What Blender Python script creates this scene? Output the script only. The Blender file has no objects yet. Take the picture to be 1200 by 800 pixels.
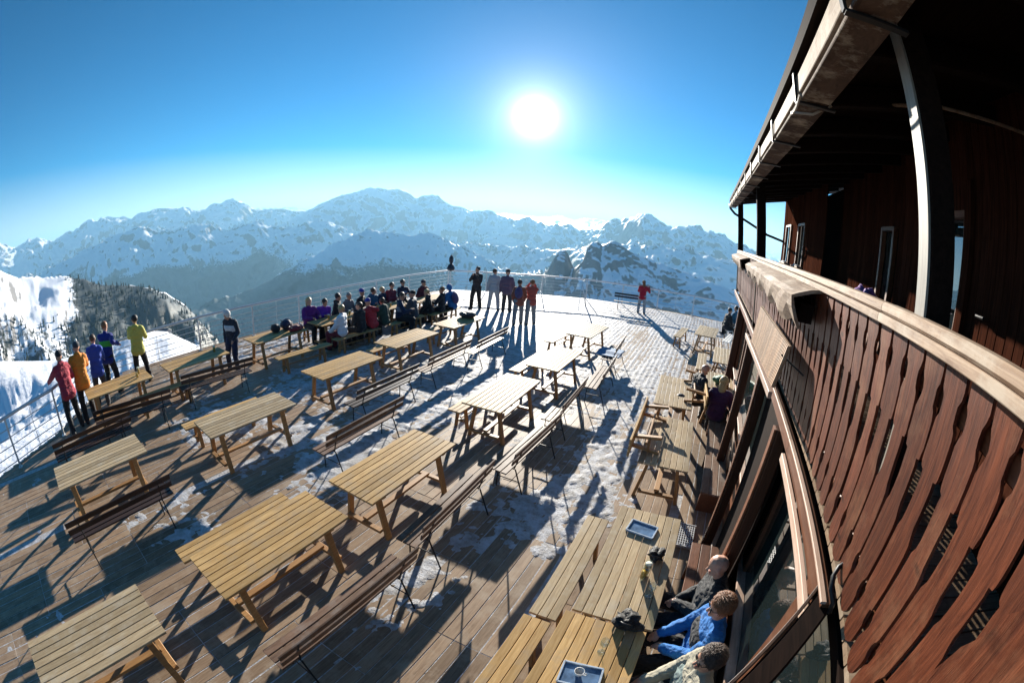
import bpy, bmesh, math, random
import numpy as np
from mathutils import Vector, Matrix
random.seed(7)
rad = math.radians
scene = bpy.context.scene
COL = scene.collection

# ------------------------------------------------------------------ camera (15 mm-class fisheye, equisolid)
F_PX, PITCH, ROLL, AZ, EYE = 510.0, .2805, -.0714, .4433, 3.88
def _rz(a): return np.array([[math.cos(a), -math.sin(a), 0], [math.sin(a), math.cos(a), 0], [0, 0, 1]])
CFW = _rz(AZ) @ np.array([0, math.cos(PITCH), -math.sin(PITCH)])
_r0 = _rz(AZ) @ np.array([1., 0, 0]); _u0 = np.cross(_r0, CFW)
CRT = math.cos(ROLL) * _r0 - math.sin(ROLL) * _u0
CUP = math.sin(ROLL) * _r0 + math.cos(ROLL) * _u0
cam_d = bpy.data.cameras.new('camera'); cam = bpy.data.objects.new('camera', cam_d); COL.objects.link(cam)
cam_d.type = 'PANO'; cam_d.sensor_width = 36.0; cam_d.sensor_fit = 'HORIZONTAL'
try:
    cam_d.cycles.panorama_type = 'FISHEYE_EQUISOLID'; cam_d.cycles.fisheye_lens = F_PX / 1200 * 36; cam_d.cycles.fisheye_fov = rad(220)
except Exception:
    cam_d.panorama_type = 'FISHEYE_EQUISOLID'; cam_d.fisheye_lens = F_PX / 1200 * 36; cam_d.fisheye_fov = rad(220)
cam_d.clip_start = .02; cam_d.clip_end = 90000
m = Matrix.Identity(4)
for i in range(3):
    m[i][0] = CRT[i]; m[i][1] = CUP[i]; m[i][2] = -CFW[i]
m[2][3] = EYE
cam.matrix_world = m
scene.camera = cam

# ------------------------------------------------------------------ sky, sun, exposure
SUN_EL, SUN_AZ = 13.96, -24.49        # azimuth from +Y towards +X
sdir = Vector((math.sin(rad(SUN_AZ)) * math.cos(rad(SUN_EL)), math.cos(rad(SUN_AZ)) * math.cos(rad(SUN_EL)), math.sin(rad(SUN_EL))))
world = bpy.data.worlds.new('World'); scene.world = world; world.use_nodes = True
nt = world.node_tree; nt.nodes.clear()
def wn(t, **k):
    n = nt.nodes.new(t)
    for a, b in k.items(): setattr(n, a, b)
    return n
sky = wn('ShaderNodeTexSky', sky_type='NISHITA', sun_disc=False, sun_elevation=rad(SUN_EL), sun_rotation=rad(SUN_AZ), altitude=2600, air_density=1.0, dust_density=0.06, ozone_density=3.0)
bg = wn('ShaderNodeBackground'); bg.inputs[1].default_value = SKY_STRENGTH = 0.050
hs = wn('ShaderNodeHueSaturation'); hs.inputs['Hue'].default_value = .495; hs.inputs['Saturation'].default_value = 1.85; nt.links.new(sky.outputs[0], hs.inputs['Color'])
tcs = wn('ShaderNodeTexCoord'); sxs = wn('ShaderNodeSeparateXYZ'); nt.links.new(tcs.outputs['Generated'], sxs.inputs[0])
mrs = wn('ShaderNodeMapRange', interpolation_type='SMOOTHSTEP'); mrs.inputs[1].default_value = -.02; mrs.inputs[2].default_value = .5; mrs.inputs[3].default_value = .9; mrs.inputs[4].default_value = 3.0
nt.links.new(sxs.outputs[2], mrs.inputs[0]); nt.links.new(mrs.outputs[0], hs.inputs['Saturation'])
nt.links.new(hs.outputs[0], bg.inputs[0])
# the sun's own glare in the air: falls off with the angle from the sun
tc = wn('ShaderNodeTexCoord'); dot = wn('ShaderNodeVectorMath', operation='DOT_PRODUCT'); dot.inputs[1].default_value = sdir
nrm = wn('ShaderNodeVectorMath', operation='NORMALIZE')
nt.links.new(tc.outputs['Generated'], nrm.inputs[0]); nt.links.new(nrm.outputs[0], dot.inputs[0])
clampd = wn('ShaderNodeMath', operation='MAXIMUM'); clampd.inputs[1].default_value = 0; nt.links.new(dot.outputs['Value'], clampd.inputs[0])
acc = None
for power, gain in ((9000, 20.0), (1500, .75), (260, .24), (45, .075), (9, .012)):
    p = wn('ShaderNodeMath', operation='POWER'); p.inputs[1].default_value = power; nt.links.new(clampd.outputs[0], p.inputs[0])
    g = wn('ShaderNodeMath', operation='MULTIPLY'); g.inputs[1].default_value = gain; nt.links.new(p.outputs[0], g.inputs[0])
    if acc is None: acc = g
    else:
        a = wn('ShaderNodeMath', operation='ADD'); nt.links.new(acc.outputs[0], a.inputs[0]); nt.links.new(g.outputs[0], a.inputs[1]); acc = a
bg2 = wn('ShaderNodeBackground'); bg2.inputs[0].default_value = (1, .97, .9, 1); nt.links.new(acc.outputs[0], bg2.inputs[1])
adds = wn('ShaderNodeAddShader'); nt.links.new(bg.outputs[0], adds.inputs[0]); nt.links.new(bg2.outputs[0], adds.inputs[1])
wo = wn('ShaderNodeOutputWorld'); nt.links.new(adds.outputs[0], wo.inputs[0])
sl = bpy.data.lights.new('sun', 'SUN'); sl.energy = 5.0; sl.angle = rad(.53); sl.color = (1, .93, .82)
so = bpy.data.objects.new('sun', sl); COL.objects.link(so); so.rotation_euler = sdir.to_track_quat('Z', 'Y').to_euler(); so.location = (-8, 18, 12)
vs = scene.view_settings; vs.view_transform = 'Standard'; vs.look = 'None'; vs.exposure = 1.58; vs.gamma = 1; vs.use_curve_mapping = False
scene.cycles.max_bounces = 6; scene.cycles.diffuse_bounces = 3; scene.cycles.volume_bounces = 0

# ------------------------------------------------------------------ helpers
class MB:
    """collects faces for ONE mesh"""
    def __init__(s): s.v = []; s.f = []; s.mi = []
    def add(s, vs, fs, mi=0):
        o = len(s.v); s.v += [tuple(map(float, p)) for p in vs]; s.f += [tuple(o + i for i in f) for f in fs]; s.mi += [mi] * len(fs); return s
    def box(s, c, d, R=None, mi=0):
        x, y, z = d[0] / 2, d[1] / 2, d[2] / 2
        P = [Vector((a * x, b * y, e * z)) for a in (-1, 1) for b in (-1, 1) for e in (-1, 1)]
        if R is not None: P = [R @ p for p in P]
        P = [p + Vector(c) for p in P]
        return s.add(P, [(0, 1, 3, 2), (4, 6, 7, 5), (0, 4, 5, 1), (2, 3, 7, 6), (0, 2, 6, 4), (1, 5, 7, 3)], mi)
    def plank(s, c, d, ch=.004, R=None, mi=0):
        """board along local Y with its four long edges chamfered"""
        x, y, z = d[0] / 2, d[1] / 2, d[2] / 2
        pr = [(-x, -z + ch), (-x + ch, -z), (x - ch, -z), (x, -z + ch), (x, z - ch), (x - ch, z), (-x + ch, z), (-x, z - ch)]
        P = [Vector((a, -y, b)) for a, b in pr] + [Vector((a, y, b)) for a, b in pr]
        if R is not None: P = [R @ p for p in P]
        P = [p + Vector(c) for p in P]
        return s.add(P, [(i, i + 8, (i + 1) % 8 + 8, (i + 1) % 8) for i in range(8)] + [tuple(range(8)), tuple(range(15, 7, -1))], mi)
    def bar(s, a, b, w, h, up=(0, 0, 1), mi=0):
        a, b = Vector(a), Vector(b); y = (b - a).normalized(); x = y.cross(Vector(up))
        if x.length < 1e-4: x = y.cross(Vector((1, 0, 0)))
        x.normalize(); z = x.cross(y)
        R = Matrix((x, y, z)).transposed()
        return s.plank((a + b) / 2, (w, (b - a).length, h), min(w, h) * .1, R, mi)
    def tube(s, pts, r, seg=8, mi=0, caps=True):
        pts = [Vector(p) for p in pts]; n = len(pts); rs = r if isinstance(r, (list, tuple)) else [r] * n
        V = []; prev = None
        for i, p in enumerate(pts):
            t = (pts[min(i + 1, n - 1)] - pts[max(i - 1, 0)]).normalized()
            if prev is None:
                prev = t.cross(Vector((0, 0, 1)))
                if prev.length < 1e-3: prev = t.cross(Vector((1, 0, 0)))
            x = (prev - t * prev.dot(t)).normalized(); prev = x; z = t.cross(x)
            for k in range(seg):
                a = 2 * math.pi * k / seg; V.append(p + (x * math.cos(a) + z * math.sin(a)) * rs[i])
        Fc = [(i * seg + k, i * seg + (k + 1) % seg, (i + 1) * seg + (k + 1) % seg, (i + 1) * seg + k) for i in range(n - 1) for k in range(seg)]
        if caps: Fc += [tuple(range(seg - 1, -1, -1)), tuple((n - 1) * seg + k for k in range(seg))]
        return s.add(V, Fc, mi)
    def lathe(s, prof, c=(0, 0, 0), seg=14, mi=0):
        V = []; c = Vector(c)
        for r, z in prof:
            for k in range(seg):
                a = 2 * math.pi * k / seg; V.append(c + Vector((r * math.cos(a), r * math.sin(a), z)))
        n = len(prof)
        Fc = [(i * seg + k, i * seg + (k + 1) % seg, (i + 1) * seg + (k + 1) % seg, (i + 1) * seg + k) for i in range(n - 1) for k in range(seg)]
        Fc += [tuple(range(seg - 1, -1, -1)), tuple((n - 1) * seg + k for k in range(seg))]
        return s.add(V, Fc, mi)
    def ell(s, c, r, seg=16, ring=10, noise=0., nscale=9., seed=0, mi=0, R=None):
        from mathutils import noise as mn
        V = []; Fc = []; c = Vector(c)
        for i in range(ring + 1):
            th = math.pi * i / ring
            for k in range(seg):
                a = 2 * math.pi * k / seg; d = Vector((math.sin(th) * math.cos(a), math.sin(th) * math.sin(a), math.cos(th)))
                q = Vector((d.x * r[0], d.y * r[1], d.z * r[2]))
                if noise: q *= 1 + noise * mn.noise(q * nscale + Vector((seed * 3.1, seed * 1.7, seed)))
                if R is not None: q = R @ q
                V.append(c + q)
        for i in range(ring):
            for k in range(seg): Fc.append((i * seg + k, (i + 1) * seg + k, (i + 1) * seg + (k + 1) % seg, i * seg + (k + 1) % seg))
        return s.add(V, Fc, mi)
    def mesh(s, name, mats, smooth=False):
        me = bpy.data.meshes.new(name); me.from_pydata(s.v, [], s.f)
        for mt in (mats if isinstance(mats, (list, tuple)) else [mats]): me.materials.append(mt)
        if any(s.mi): me.polygons.foreach_set('material_index', s.mi)
        if smooth: me.polygons.foreach_set('use_smooth', [True] * len(me.polygons))
        me.update(); return me
    def build(s, name, mats, parent=None, smooth=False):
        return link(name, s.mesh(name, mats, smooth), parent)
def link(name, me, parent=None, loc=None, rot=None):
    o = bpy.data.objects.new(name, me); COL.objects.link(o)
    if parent is not None: o.parent = parent
    if loc is not None: o.location = loc
    if rot is not None: o.rotation_euler = rot
    return o
def tag(o, label=None, cat=None, group=None, kind=None):
    for k, v in (('label', label), ('category', cat), ('group', group), ('kind', kind)):
        if v: o[k] = v
    return o
def thing(name, label, cat, loc=(0, 0, 0), rotz=0., group=None, rot=None):
    o = bpy.data.objects.new(name, None); COL.objects.link(o); o.location = loc; o.empty_display_size = .1
    o.rotation_euler = rot if rot is not None else (0, 0, rotz)
    return tag(o, label, cat, group)

# ------------------------------------------------------------------ materials
def mat(name):
    mt = bpy.data.materials.new(name); mt.use_nodes = True; n = mt.node_tree.nodes; return mt, n, mt.node_tree.links, n['Principled BSDF']
def plain(name, col, rough=.7, metal=0., var=.12, scale=30., bump=.0, spec=.5, sheen=0.):
    mt, n, l, b = mat(name)
    b.inputs['Roughness'].default_value = rough; b.inputs['Metallic'].default_value = metal; b.inputs['Specular IOR Level'].default_value = spec
    if sheen: b.inputs['Sheen Weight'].default_value = sheen
    t = n.new('ShaderNodeTexCoord'); nz = n.new('ShaderNodeTexNoise'); nz.inputs['Scale'].default_value = scale; nz.inputs['Detail'].default_value = 4
    l.new(t.outputs['Object'], nz.inputs['Vector'])
    r = n.new('ShaderNodeValToRGB'); r.color_ramp.elements[0].position = .3; r.color_ramp.elements[1].position = .7
    r.color_ramp.elements[0].color = tuple(max(0, c * (1 - var)) for c in col) + (1,); r.color_ramp.elements[1].color = tuple(min(1, c * (1 + var)) for c in col) + (1,)
    l.new(nz.outputs['Fac'], r.inputs[0]); l.new(r.outputs[0], b.inputs['Base Color'])
    if bump:
        bp = n.new('ShaderNodeBump'); bp.inputs['Strength'].default_value = bump; bp.inputs['Distance'].default_value = .01
        l.new(nz.outputs['Fac'], bp.inputs['Height']); l.new(bp.outputs[0], b.inputs['Normal'])
    return mt
def wood(name, a, b_, rough=.55, grain=(22, 1.6, 22), knots=.25, wear=None, wearamt=.0, bump=.25, spec=.4):
    """boards with grain along local Y; every object shifted by its own random value"""
    mt, n, l, b = mat(name)
    b.inputs['Roughness'].default_value = rough; b.inputs['Specular IOR Level'].default_value = spec
    t = n.new('ShaderNodeTexCoord'); oi = n.new('ShaderNodeObjectInfo')
    off = n.new('ShaderNodeVectorMath'); off.operation = 'MULTIPLY_ADD'; off.inputs[1].default_value = (37, 53, 71)
    comb = n.new('ShaderNodeCombineXYZ'); l.new(oi.outputs['Random'], comb.inputs[0]); l.new(oi.outputs['Random'], comb.inputs[1]); l.new(oi.outputs['Random'], comb.inputs[2])
    l.new(comb.outputs[0], off.inputs[0]); l.new(t.outputs['Object'], off.inputs[2])
    mp = n.new('ShaderNodeMapping'); mp.inputs['Scale'].default_value = grain; l.new(off.outputs[0], mp.inputs['Vector'])
    nz = n.new('ShaderNodeTexNoise'); nz.inputs['Scale'].default_value = 2.2; nz.inputs['Detail'].default_value = 6; nz.inputs['Roughness'].default_value = .65; nz.inputs['Distortion'].default_value = .6
    l.new(mp.outputs[0], nz.inputs['Vector'])
    r = n.new('ShaderNodeValToRGB'); r.color_ramp.elements[0].position = .32; r.color_ramp.elements[1].position = .68
    r.color_ramp.elements[0].color = a + (1,); r.color_ramp.elements[1].color = b_ + (1,)
    l.new(nz.outputs['Fac'], r.inputs[0])
    hsv = n.new('ShaderNodeHueSaturation'); mr = n.new('ShaderNodeMapRange'); mr.inputs[3].default_value = .72; mr.inputs[4].default_value = 1.22
    wn_ = n.new('ShaderNodeTexWhiteNoise'); wn_.noise_dimensions = '1D'; l.new(oi.outputs['Random'], wn_.inputs['W']); l.new(wn_.outputs['Value'], mr.inputs[0]); l.new(mr.outputs[0], hsv.inputs['Value'])
    l.new(r.outputs[0], hsv.inputs['Color']); out = hsv.outputs[0]
    if knots:
        kn = n.new('ShaderNodeTexVoronoi'); kn.inputs['Scale'].default_value = 5.5
        mp2 = n.new('ShaderNodeMapping'); mp2.inputs['Scale'].default_value = (1.6, .55, 1.6); l.new(off.outputs[0], mp2.inputs['Vector']); l.new(mp2.outputs[0], kn.inputs['Vector'])
        kr = n.new('ShaderNodeValToRGB'); kr.color_ramp.elements[0].position = .05; kr.color_ramp.elements[0].color = (1, 1, 1, 1); kr.color_ramp.elements[1].position = .13; kr.color_ramp.elements[1].color = (0, 0, 0, 1)
        l.new(kn.outputs['Distance'], kr.inputs[0])
        km = n.new('ShaderNodeMath'); km.operation = 'MULTIPLY'; km.inputs[1].default_value = knots; l.new(kr.outputs[0], km.inputs[0])
        mx = n.new('ShaderNodeMixRGB'); mx.inputs[2].default_value = tuple(c * .35 for c in a) + (1,); l.new(km.outputs[0], mx.inputs[0]); l.new(out, mx.inputs[1]); out = mx.outputs[0]
    if wear:
        wz = n.new('ShaderNodeTexNoise'); wz.inputs['Scale'].default_value = 3.1; wz.inputs['Detail'].default_value = 8; wz.inputs['Roughness'].default_value = .7; l.new(off.outputs[0], wz.inputs['Vector'])
        wr = n.new('ShaderNodeValToRGB'); wr.color_ramp.elements[0].position = .5; wr.color_ramp.elements[1].position = .66; l.new(wz.outputs['Fac'], wr.inputs[0])
        wm = n.new('ShaderNodeMath'); wm.operation = 'MULTIPLY'; wm.inputs[1].default_value = wearamt; l.new(wr.outputs[0], wm.inputs[0])
        mx = n.new('ShaderNodeMixRGB'); mx.inputs[2].default_value = wear + (1,); l.new(wm.outputs[0], mx.inputs[0]); l.new(out, mx.inputs[1]); out = mx.outputs[0]
    l.new(out, b.inputs['Base Color'])
    if bump:
        bp = n.new('ShaderNodeBump'); bp.inputs['Strength'].default_value = bump; bp.inputs['Distance'].default_value = .004
        l.new(nz.outputs['Fac'], bp.inputs['Height']); l.new(bp.outputs[0], b.inputs['Normal'])
    return mt
M = {}
GV = (22, 22, 1.6)
M['pine'] = wood('pine_boards', (.38, .225, .085), (.56, .37, .165), .58, wear=(.34, .27, .19), wearamt=.5, spec=.09)
M['pine_grey'] = wood('weathered_pine', (.33, .24, .14), (.50, .39, .24), .58, wear=(.46, .42, .34), wearamt=.45, spec=.09)
M['pine_leg'] = wood('pine_frame', (.26, .13, .045), (.42, .23, .085), .55)
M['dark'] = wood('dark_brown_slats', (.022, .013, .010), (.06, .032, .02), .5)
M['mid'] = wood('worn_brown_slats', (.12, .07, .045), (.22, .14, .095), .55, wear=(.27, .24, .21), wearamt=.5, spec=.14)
M['deck'] = wood('deck_boards', (.19, .125, .078), (.33, .235, .155), .6, wear=(.40, .33, .25), wearamt=.5, knots=.3, spec=.15)
M['red'] = wood('red_brown_balcony_boards', (.045, .011, .005), (.145, .040, .017), .5, grain=(26, 26, 1.3), wear=(.34, .17, .09), wearamt=.25, knots=.75, bump=.5, spec=.25)
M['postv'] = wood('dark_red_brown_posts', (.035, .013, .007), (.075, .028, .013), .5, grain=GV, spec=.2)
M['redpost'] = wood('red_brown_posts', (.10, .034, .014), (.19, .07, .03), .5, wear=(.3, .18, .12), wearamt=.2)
M['bleach'] = wood('bleached_handrail', (.17, .10, .06), (.40, .28, .185), .7, wear=(.46, .38, .29), wearamt=.7, knots=.5, bump=.5)
M['pink'] = wood('floor_beam', (.36, .235, .165), (.52, .37, .28), .6, wear=(.56, .47, .40), wearamt=.4)
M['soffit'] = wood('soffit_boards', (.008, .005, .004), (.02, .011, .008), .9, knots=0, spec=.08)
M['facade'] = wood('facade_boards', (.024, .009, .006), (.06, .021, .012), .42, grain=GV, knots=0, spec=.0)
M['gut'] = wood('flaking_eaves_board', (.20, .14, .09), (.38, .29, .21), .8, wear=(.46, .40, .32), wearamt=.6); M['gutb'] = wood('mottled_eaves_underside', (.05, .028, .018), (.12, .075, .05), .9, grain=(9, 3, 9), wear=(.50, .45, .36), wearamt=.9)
M['post'] = wood('painted_post', (.25, .23, .20), (.36, .335, .29), .6, grain=GV, knots=0)
M['iron'] = plain('black_iron', (.012, .012, .013), .5, .3)
M['steel'] = plain('galvanised_steel', (.58, .59, .60), .45, .5)
M['snowd'] = None
# ------------------------------------------------------------------ terrain: one sheet from under the terrace to the far ranges
def pnoise(x, y, seed=0):
    xi = np.floor(x).astype(np.int64); yi = np.floor(y).astype(np.int64); xf = x - xi; yf = y - yi
    def g(ix, iy):
        h = (ix * 374761393 + iy * 668265263 + seed * 1442695041) & 0xffffffff
        h = ((h ^ (h >> 13)) * 1274126177) & 0xffffffff; h = h ^ (h >> 16)
        a = h.astype(np.float64) / 4294967296.0 * 2 * np.pi
        return np.cos(a), np.sin(a)
    u = xf * xf * xf * (xf * (xf * 6 - 15) + 10); v = yf * yf * yf * (yf * (yf * 6 - 15) + 10)
    def d(ix, iy, dx, dy):
        c, s = g(ix, iy); return c * dx + s * dy
    a = d(xi, yi, xf, yf); b = d(xi + 1, yi, xf - 1, yf); c = d(xi, yi + 1, xf, yf - 1); e = d(xi + 1, yi + 1, xf - 1, yf - 1)
    return (a * (1 - u) + b * u) * (1 - v) + (c * (1 - u) + e * u) * v
def fbm(x, y, o=5, seed=0, ridged=False, gain=.5):
    t = 0; amp = 1.; tot = 0
    for k in range(o):
        n = pnoise(x * 2 ** k + 17.3 * k, y * 2 ** k - 9.1 * k, seed + k)
        t = t + amp * ((1 - 2 * np.abs(n) * 1.4) if ridged else n * 1.4); tot += amp; amp *= gain
    return t / tot
RIDGES = {
    'L1': [(-108.6, -9.73),(-99.7, -10.84),(-91.7, -12.78),(-83.6, -13.35),(-79.4, -12.21),(-76.8, -11.94),(-73.7, -12.63),(-69.6, -15.01),(-66.7, -20.21),(-62.7, -26.14),(-49.6, -25.17),(-25.1, -19.43),(-13.6, -16.07),(4.8, -11.95)],
    'L2': [(-106.2, 1.59),(-97.9, -1.6),(-94.7, -2.9),(-92.1, -3.6),(-88.0, -4.1),(-85.5, -5.07),(-81.1, -6.02),(-76.8, -6.99),(-73.2, -8.43),(-70.3, -10.39),(-68.1, -12.79),(-65.9, -17.11),(-62.1, -22.97),(-49.2, -20.77),(-25.4, -16.07),(-13.9, -13.85),(4.5, -10.35)],
    'L3': [(-107.5, -6.47),(-99.1, -8.65),(-79.2, -10.92),(-72.9, -11.5),(-68.5, -10.62),(-64.1, -9.83),(-60.5, -8.87),(-56.3, -7.22),(-52.2, -5.01),(-48.8, -3.46),(-45.5, -2.17),(-43.2, -2.29),(-40.9, -2.83),(-37.6, -2.66),(-35.3, -3.16),(-32.4, -4.4),(-30.1, -5.42),(-27.2, -6.95),(-24.9, -7.47),(-21.5, -6.97),(-20.6, -4.96),(-20.1, -4.24),(-19.3, -4.27),(-18.2, -5.98),(-16.9, -5.39),(-16.4, -3.08),(-15.9, -2.35),(-15.2, -2.04),(-14.4, -2.63),(-13.8, -2.0),(-11.8, -2.31),(-10.0, -2.99),(-7.6, -3.68),(-4.7, -4.48),(-1.1, -5.03),(2.5, -5.74),(5.5, -6.28),(10.9, -6.28)],
    'L3b': [(-106.5, -1.42),(-98.1, -2.84),(-91.0, -2.92),(-85.2, -1.37),(-81.3, -0.64),(-77.5, 0.08),(-76.1, 0.12),(-74.0, -0.84),(-71.0, -0.86),(-67.4, -0.35),(-64.8, -1.42),(-60.4, -0.66),(-58.1, -1.45),(-55.2, -1.81),(-53.5, -1.0),(-50.6, -1.09),(-46.6, -2.61),(-43.2, -3.18),(-35.3, -3.61),(-30.8, -3.76),(-26.3, -3.72),(-20.6, -3.95),(-15.1, -2.71),(-8.4, -1.87),(3.2, -2.29),(10.2, -2.06)],
    'L4': [(-106.2, 2.37),(-97.8, 1.46),(-95.2, 0.53),(-94.3, 0.73),(-93.3, 1.23),(-91.5, 1.01),(-90.5, 0.57),(-89.4, 0.19),(-88.1, 0.85),(-87.2, 1.15),(-86.3, 1.07),(-85.1, 1.6),(-84.1, 2.0),(-82.8, 1.68),(-81.8, 1.95),(-79.6, 1.56),(-77.9, 1.2),(-77.0, 1.82),(-74.1, 2.07),(-71.9, 1.85),(-70.4, 2.02),(-68.3, 1.13),(-66.3, 2.06),(-64.0, 2.43),(-62.0, 1.76),(-60.5, 0.57),(-58.4, 0.75),(-54.5, 0.47),(-53.5, 0.32),(-52.1, 0.94),(-48.9, 2.36),(-47.0, 2.76),(-45.2, 3.32),(-41.7, 3.35),(-40.2, 2.59),(-39.0, 1.85),(-37.9, 2.3),(-36.4, 2.69),(-34.9, 1.4),(-33.3, 1.11),(-31.4, 0.4),(-29.9, 0.71),(-28.0, 0.03),(-26.1, -0.41),(-24.6, 0.07),(-22.2, -0.69),(-19.3, -0.19),(-17.8, -0.84),(-15.3, -0.69),(-13.5, 0.87),(-12.4, 1.0),(-11.0, 1.63),(-9.6, 2.03),(-8.5, 2.05),(-7.0, 1.41),(-5.6, 1.21),(-3.3, 1.1),(-1.9, 1.43),(0.1, 1.08),(1.6, 1.04),(2.8, 0.42),(5.2, -0.26),(8.9, -1.23)],
    'L6': [(-106.3, 0.73),(-97.8, 0.35),(-89.8, 0.35),(-78.3, 0.7),(-58.5, 1.19),(-54.6, 1.02),(-52.6, 0.63),(-49.0, 0.21),(-37.7, 0.04),(-28.0, 0.59),(-26.6, 0.57),(-23.2, 0.37),(-20.2, 0.86),(-18.2, 0.48),(-16.6, 0.99),(-14.1, 0.81),(-8.6, 0.57),(2.9, 0.09),(9.9, 0.06)],
}
def make_terrain():
    az = np.concatenate([np.arange(-125, -107, .5), np.arange(-107, 9, .15), np.arange(9, 60, .8)])
    nA = len(az); ar = np.radians(az)
    el = {k: np.interp(az, [p[0] for p in v], [p[1] for p in v]) for k, v in RIDGES.items()}
    ip = lambda xs, ys: np.interp(az, xs, ys)
    R = [np.full(nA, 1.), np.full(nA, 26.), ip([-110, -72, -55, 10], [150, 150, 190, 260]), ip([-110, -92, -60, 10], [820, 900, 900, 700]),
         ip([-70, -50, -30, -24.5, -21.3, 10], [2700, 3300, 3500, 2600, 1250, 1350]), ip([-110, -34, -12, 10], [5600, 5500, 3300, 2900]),
         ip([-110, -60, -32, -8, 10], [9500, 9000, 8800, 5400, 4800]), np.full(nA, 24000.), np.full(nA, 27000.)]
    sm_ = np.exp(-(np.arange(-40, 41) * .11 / 1.6) ** 2); sm_ /= sm_.sum()
    def smooth(a):
        u = np.arange(az[0], az[-1] + .1, .11); b = np.interp(u, az, a); b = np.convolve(np.pad(b, 40, 'edge'), sm_, 'valid'); return np.interp(az, u, b)
    Z = [np.full(nA, -3.6), np.full(nA, -5.)]
    for k, r in zip(('L1', 'L2', 'L3', 'L3b', 'L4', 'L6'), R[2:8]): Z.append(EYE + r * np.tan(np.radians(el[k])))
    Z.append(np.full(nA, -900.))
    D = []
    for k in range(len(Z)):
        b = smooth(Z[k]); D.append(Z[k] - b); Z[k] = b
    dips = [0, 7., .15, .20, .17, .16, .06, 0]
    rows = [8, 40, 170, 150, 90, 90, 50, 4]
    Xs, Ys, Zs, Kk, Tt = [], [], [], [], []
    for k in range(8):
        for j in range(rows[k]):
            t = j / rows[k]
            t = 1 - (1 - t) ** 1.25 if k in (3, 4, 5) else t
            r = R[k] * (R[k + 1] / R[k]) ** t if k < 4 else R[k] + (R[k + 1] - R[k]) * t
            tt = (r - R[k]) / (R[k + 1] - R[k])
            gap = R[k + 1] - R[k]
            wq = (9. if k >= 2 else 0.) * np.sin(np.pi * tt)
            aw = az + wq * fbm(az / 5. + 31 * k, np.log(r) * 5, 4, 77 + k)
            Za, Zb_ = np.interp(aw, az, Z[k]), np.interp(aw, az, Z[k + 1])
            z = Za + (Zb_ - Za) * tt ** 1.15 + D[k] * np.exp(-(tt / .07) ** 2) + D[k + 1] * np.exp(-((1 - tt) / .13) ** 2)
            depth = dips[k] if k < 2 else dips[k] * np.minimum(gap, 4200)
            z = z - depth * np.sin(np.pi * tt ** .85) ** 1.2
            x = r * np.sin(ar); y = r * np.cos(ar)
            # relief: free between the crests, small on them so that the ridge lines stay
            free = np.clip(np.sin(np.pi * tt), 0, 1) ** .7
            if k == 1:
                z = z + fbm(x / 22, y / 22, 5, 3) * 6.0 * free + .36 * np.minimum(y, 0) * free + fbm(x / 5, y / 5, 4, 23) * .9 * free
            elif k == 2:
                z = z + fbm(x / 140, y / 140, 3, 3) * 14 * free + fbm(x / 40, y / 40, 2, 13) * 1.0 + (fbm(x / 260, y / 260, 4, 133, True, .42) - .3) * 20 * np.clip(tt * 3, 0, 1)
            elif k >= 3:
                w = {3: 420., 4: 900., 5: 1500., 6: 4000., 7: 4000.}[k]; amp = {3: 55., 4: 150., 5: 230., 6: 300., 7: 100.}[k]
                wx = fbm(x / w, y / w, 3, 40) * w * .35; wy = fbm(x / w, y / w, 3, 60) * w * .35
                n = fbm((x + wx) / w, (y + wy) / w, 5 if k > 3 else 4, 11 + k, True, .52)
                z = z + (n - .35) * amp * 1.25 * (.16 + .84 * free) + (fbm((x + wx) / w * 5, (y + wy) / w * 5, 4 if k > 4 else 3, 90 + k, True, .6) - .35) * amp * (.38 if k > 4 else .26)
            Xs.append(x); Ys.append(y); Zs.append(z); Kk.append(np.full(nA, k)); Tt.append(tt)
    X, Y, Zz, K, T = map(np.array, (Xs, Ys, Zs, Kk, Tt)); nR = len(X)
    V = np.stack([X, Y, Zz], -1).reshape(-1, 3)
    i = np.arange(nR - 1)[:, None] * nA + np.arange(nA - 1)[None, :]
    Fq = np.stack([i, i + nA, i + nA + 1, i + 1], -1).reshape(-1, 4)[:, ::-1]
    me = bpy.data.meshes.new('terrain'); me.vertices.add(len(V)); me.vertices.foreach_set('co', V.ravel())
    me.loops.add(Fq.size); me.loops.foreach_set('vertex_index', Fq.ravel().astype(np.int32))
    me.polygons.add(len(Fq)); me.polygons.foreach_set('loop_start', np.arange(0, Fq.size, 4, dtype=np.int32))
    me.polygons.foreach_set('use_smooth', np.ones(len(Fq), bool)); me.update(calc_edges=True)
    # where woods grow: lower slopes, by height and by noise
    A = np.broadcast_to(az, X.shape); wn1 = fbm(X / 260, Y / 260, 5, 201); wn2 = fbm(X / 900, Y / 900, 5, 231)
    forest = np.zeros_like(X)
    f2 = np.clip((A + 90) / 5, 0, 1) * np.clip((T - .30) / .2, 0, 1) * (K == 2) + (K == 2) * np.clip((T - .5) / .1, 0, 1) * np.clip((.80 - T) / .08, 0, 1) * .8
    forest = np.maximum(forest, np.clip(f2, 0, 1) * np.clip((wn1 + np.where(A > -88, .62, .25)) * 3, 0, 1))
    forest = np.maximum(forest, (K == 3) * np.clip((-Zz - 230 + 260 * wn2) / 160, 0, 1) * np.clip((-30 - A) / 10, 0, 1))
    forest = np.maximum(forest, (K == 4) * np.clip((-Zz - 330 + 300 * wn2) / 200, 0, 1) * np.clip((-25 - A) / 10, 0, 1))
    forest = np.maximum(forest, (K == 5) * np.clip((-Zz - 420 + 350 * wn2) / 250, 0, 1) * np.clip((-25 - A) / 10, 0, 1))
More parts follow.
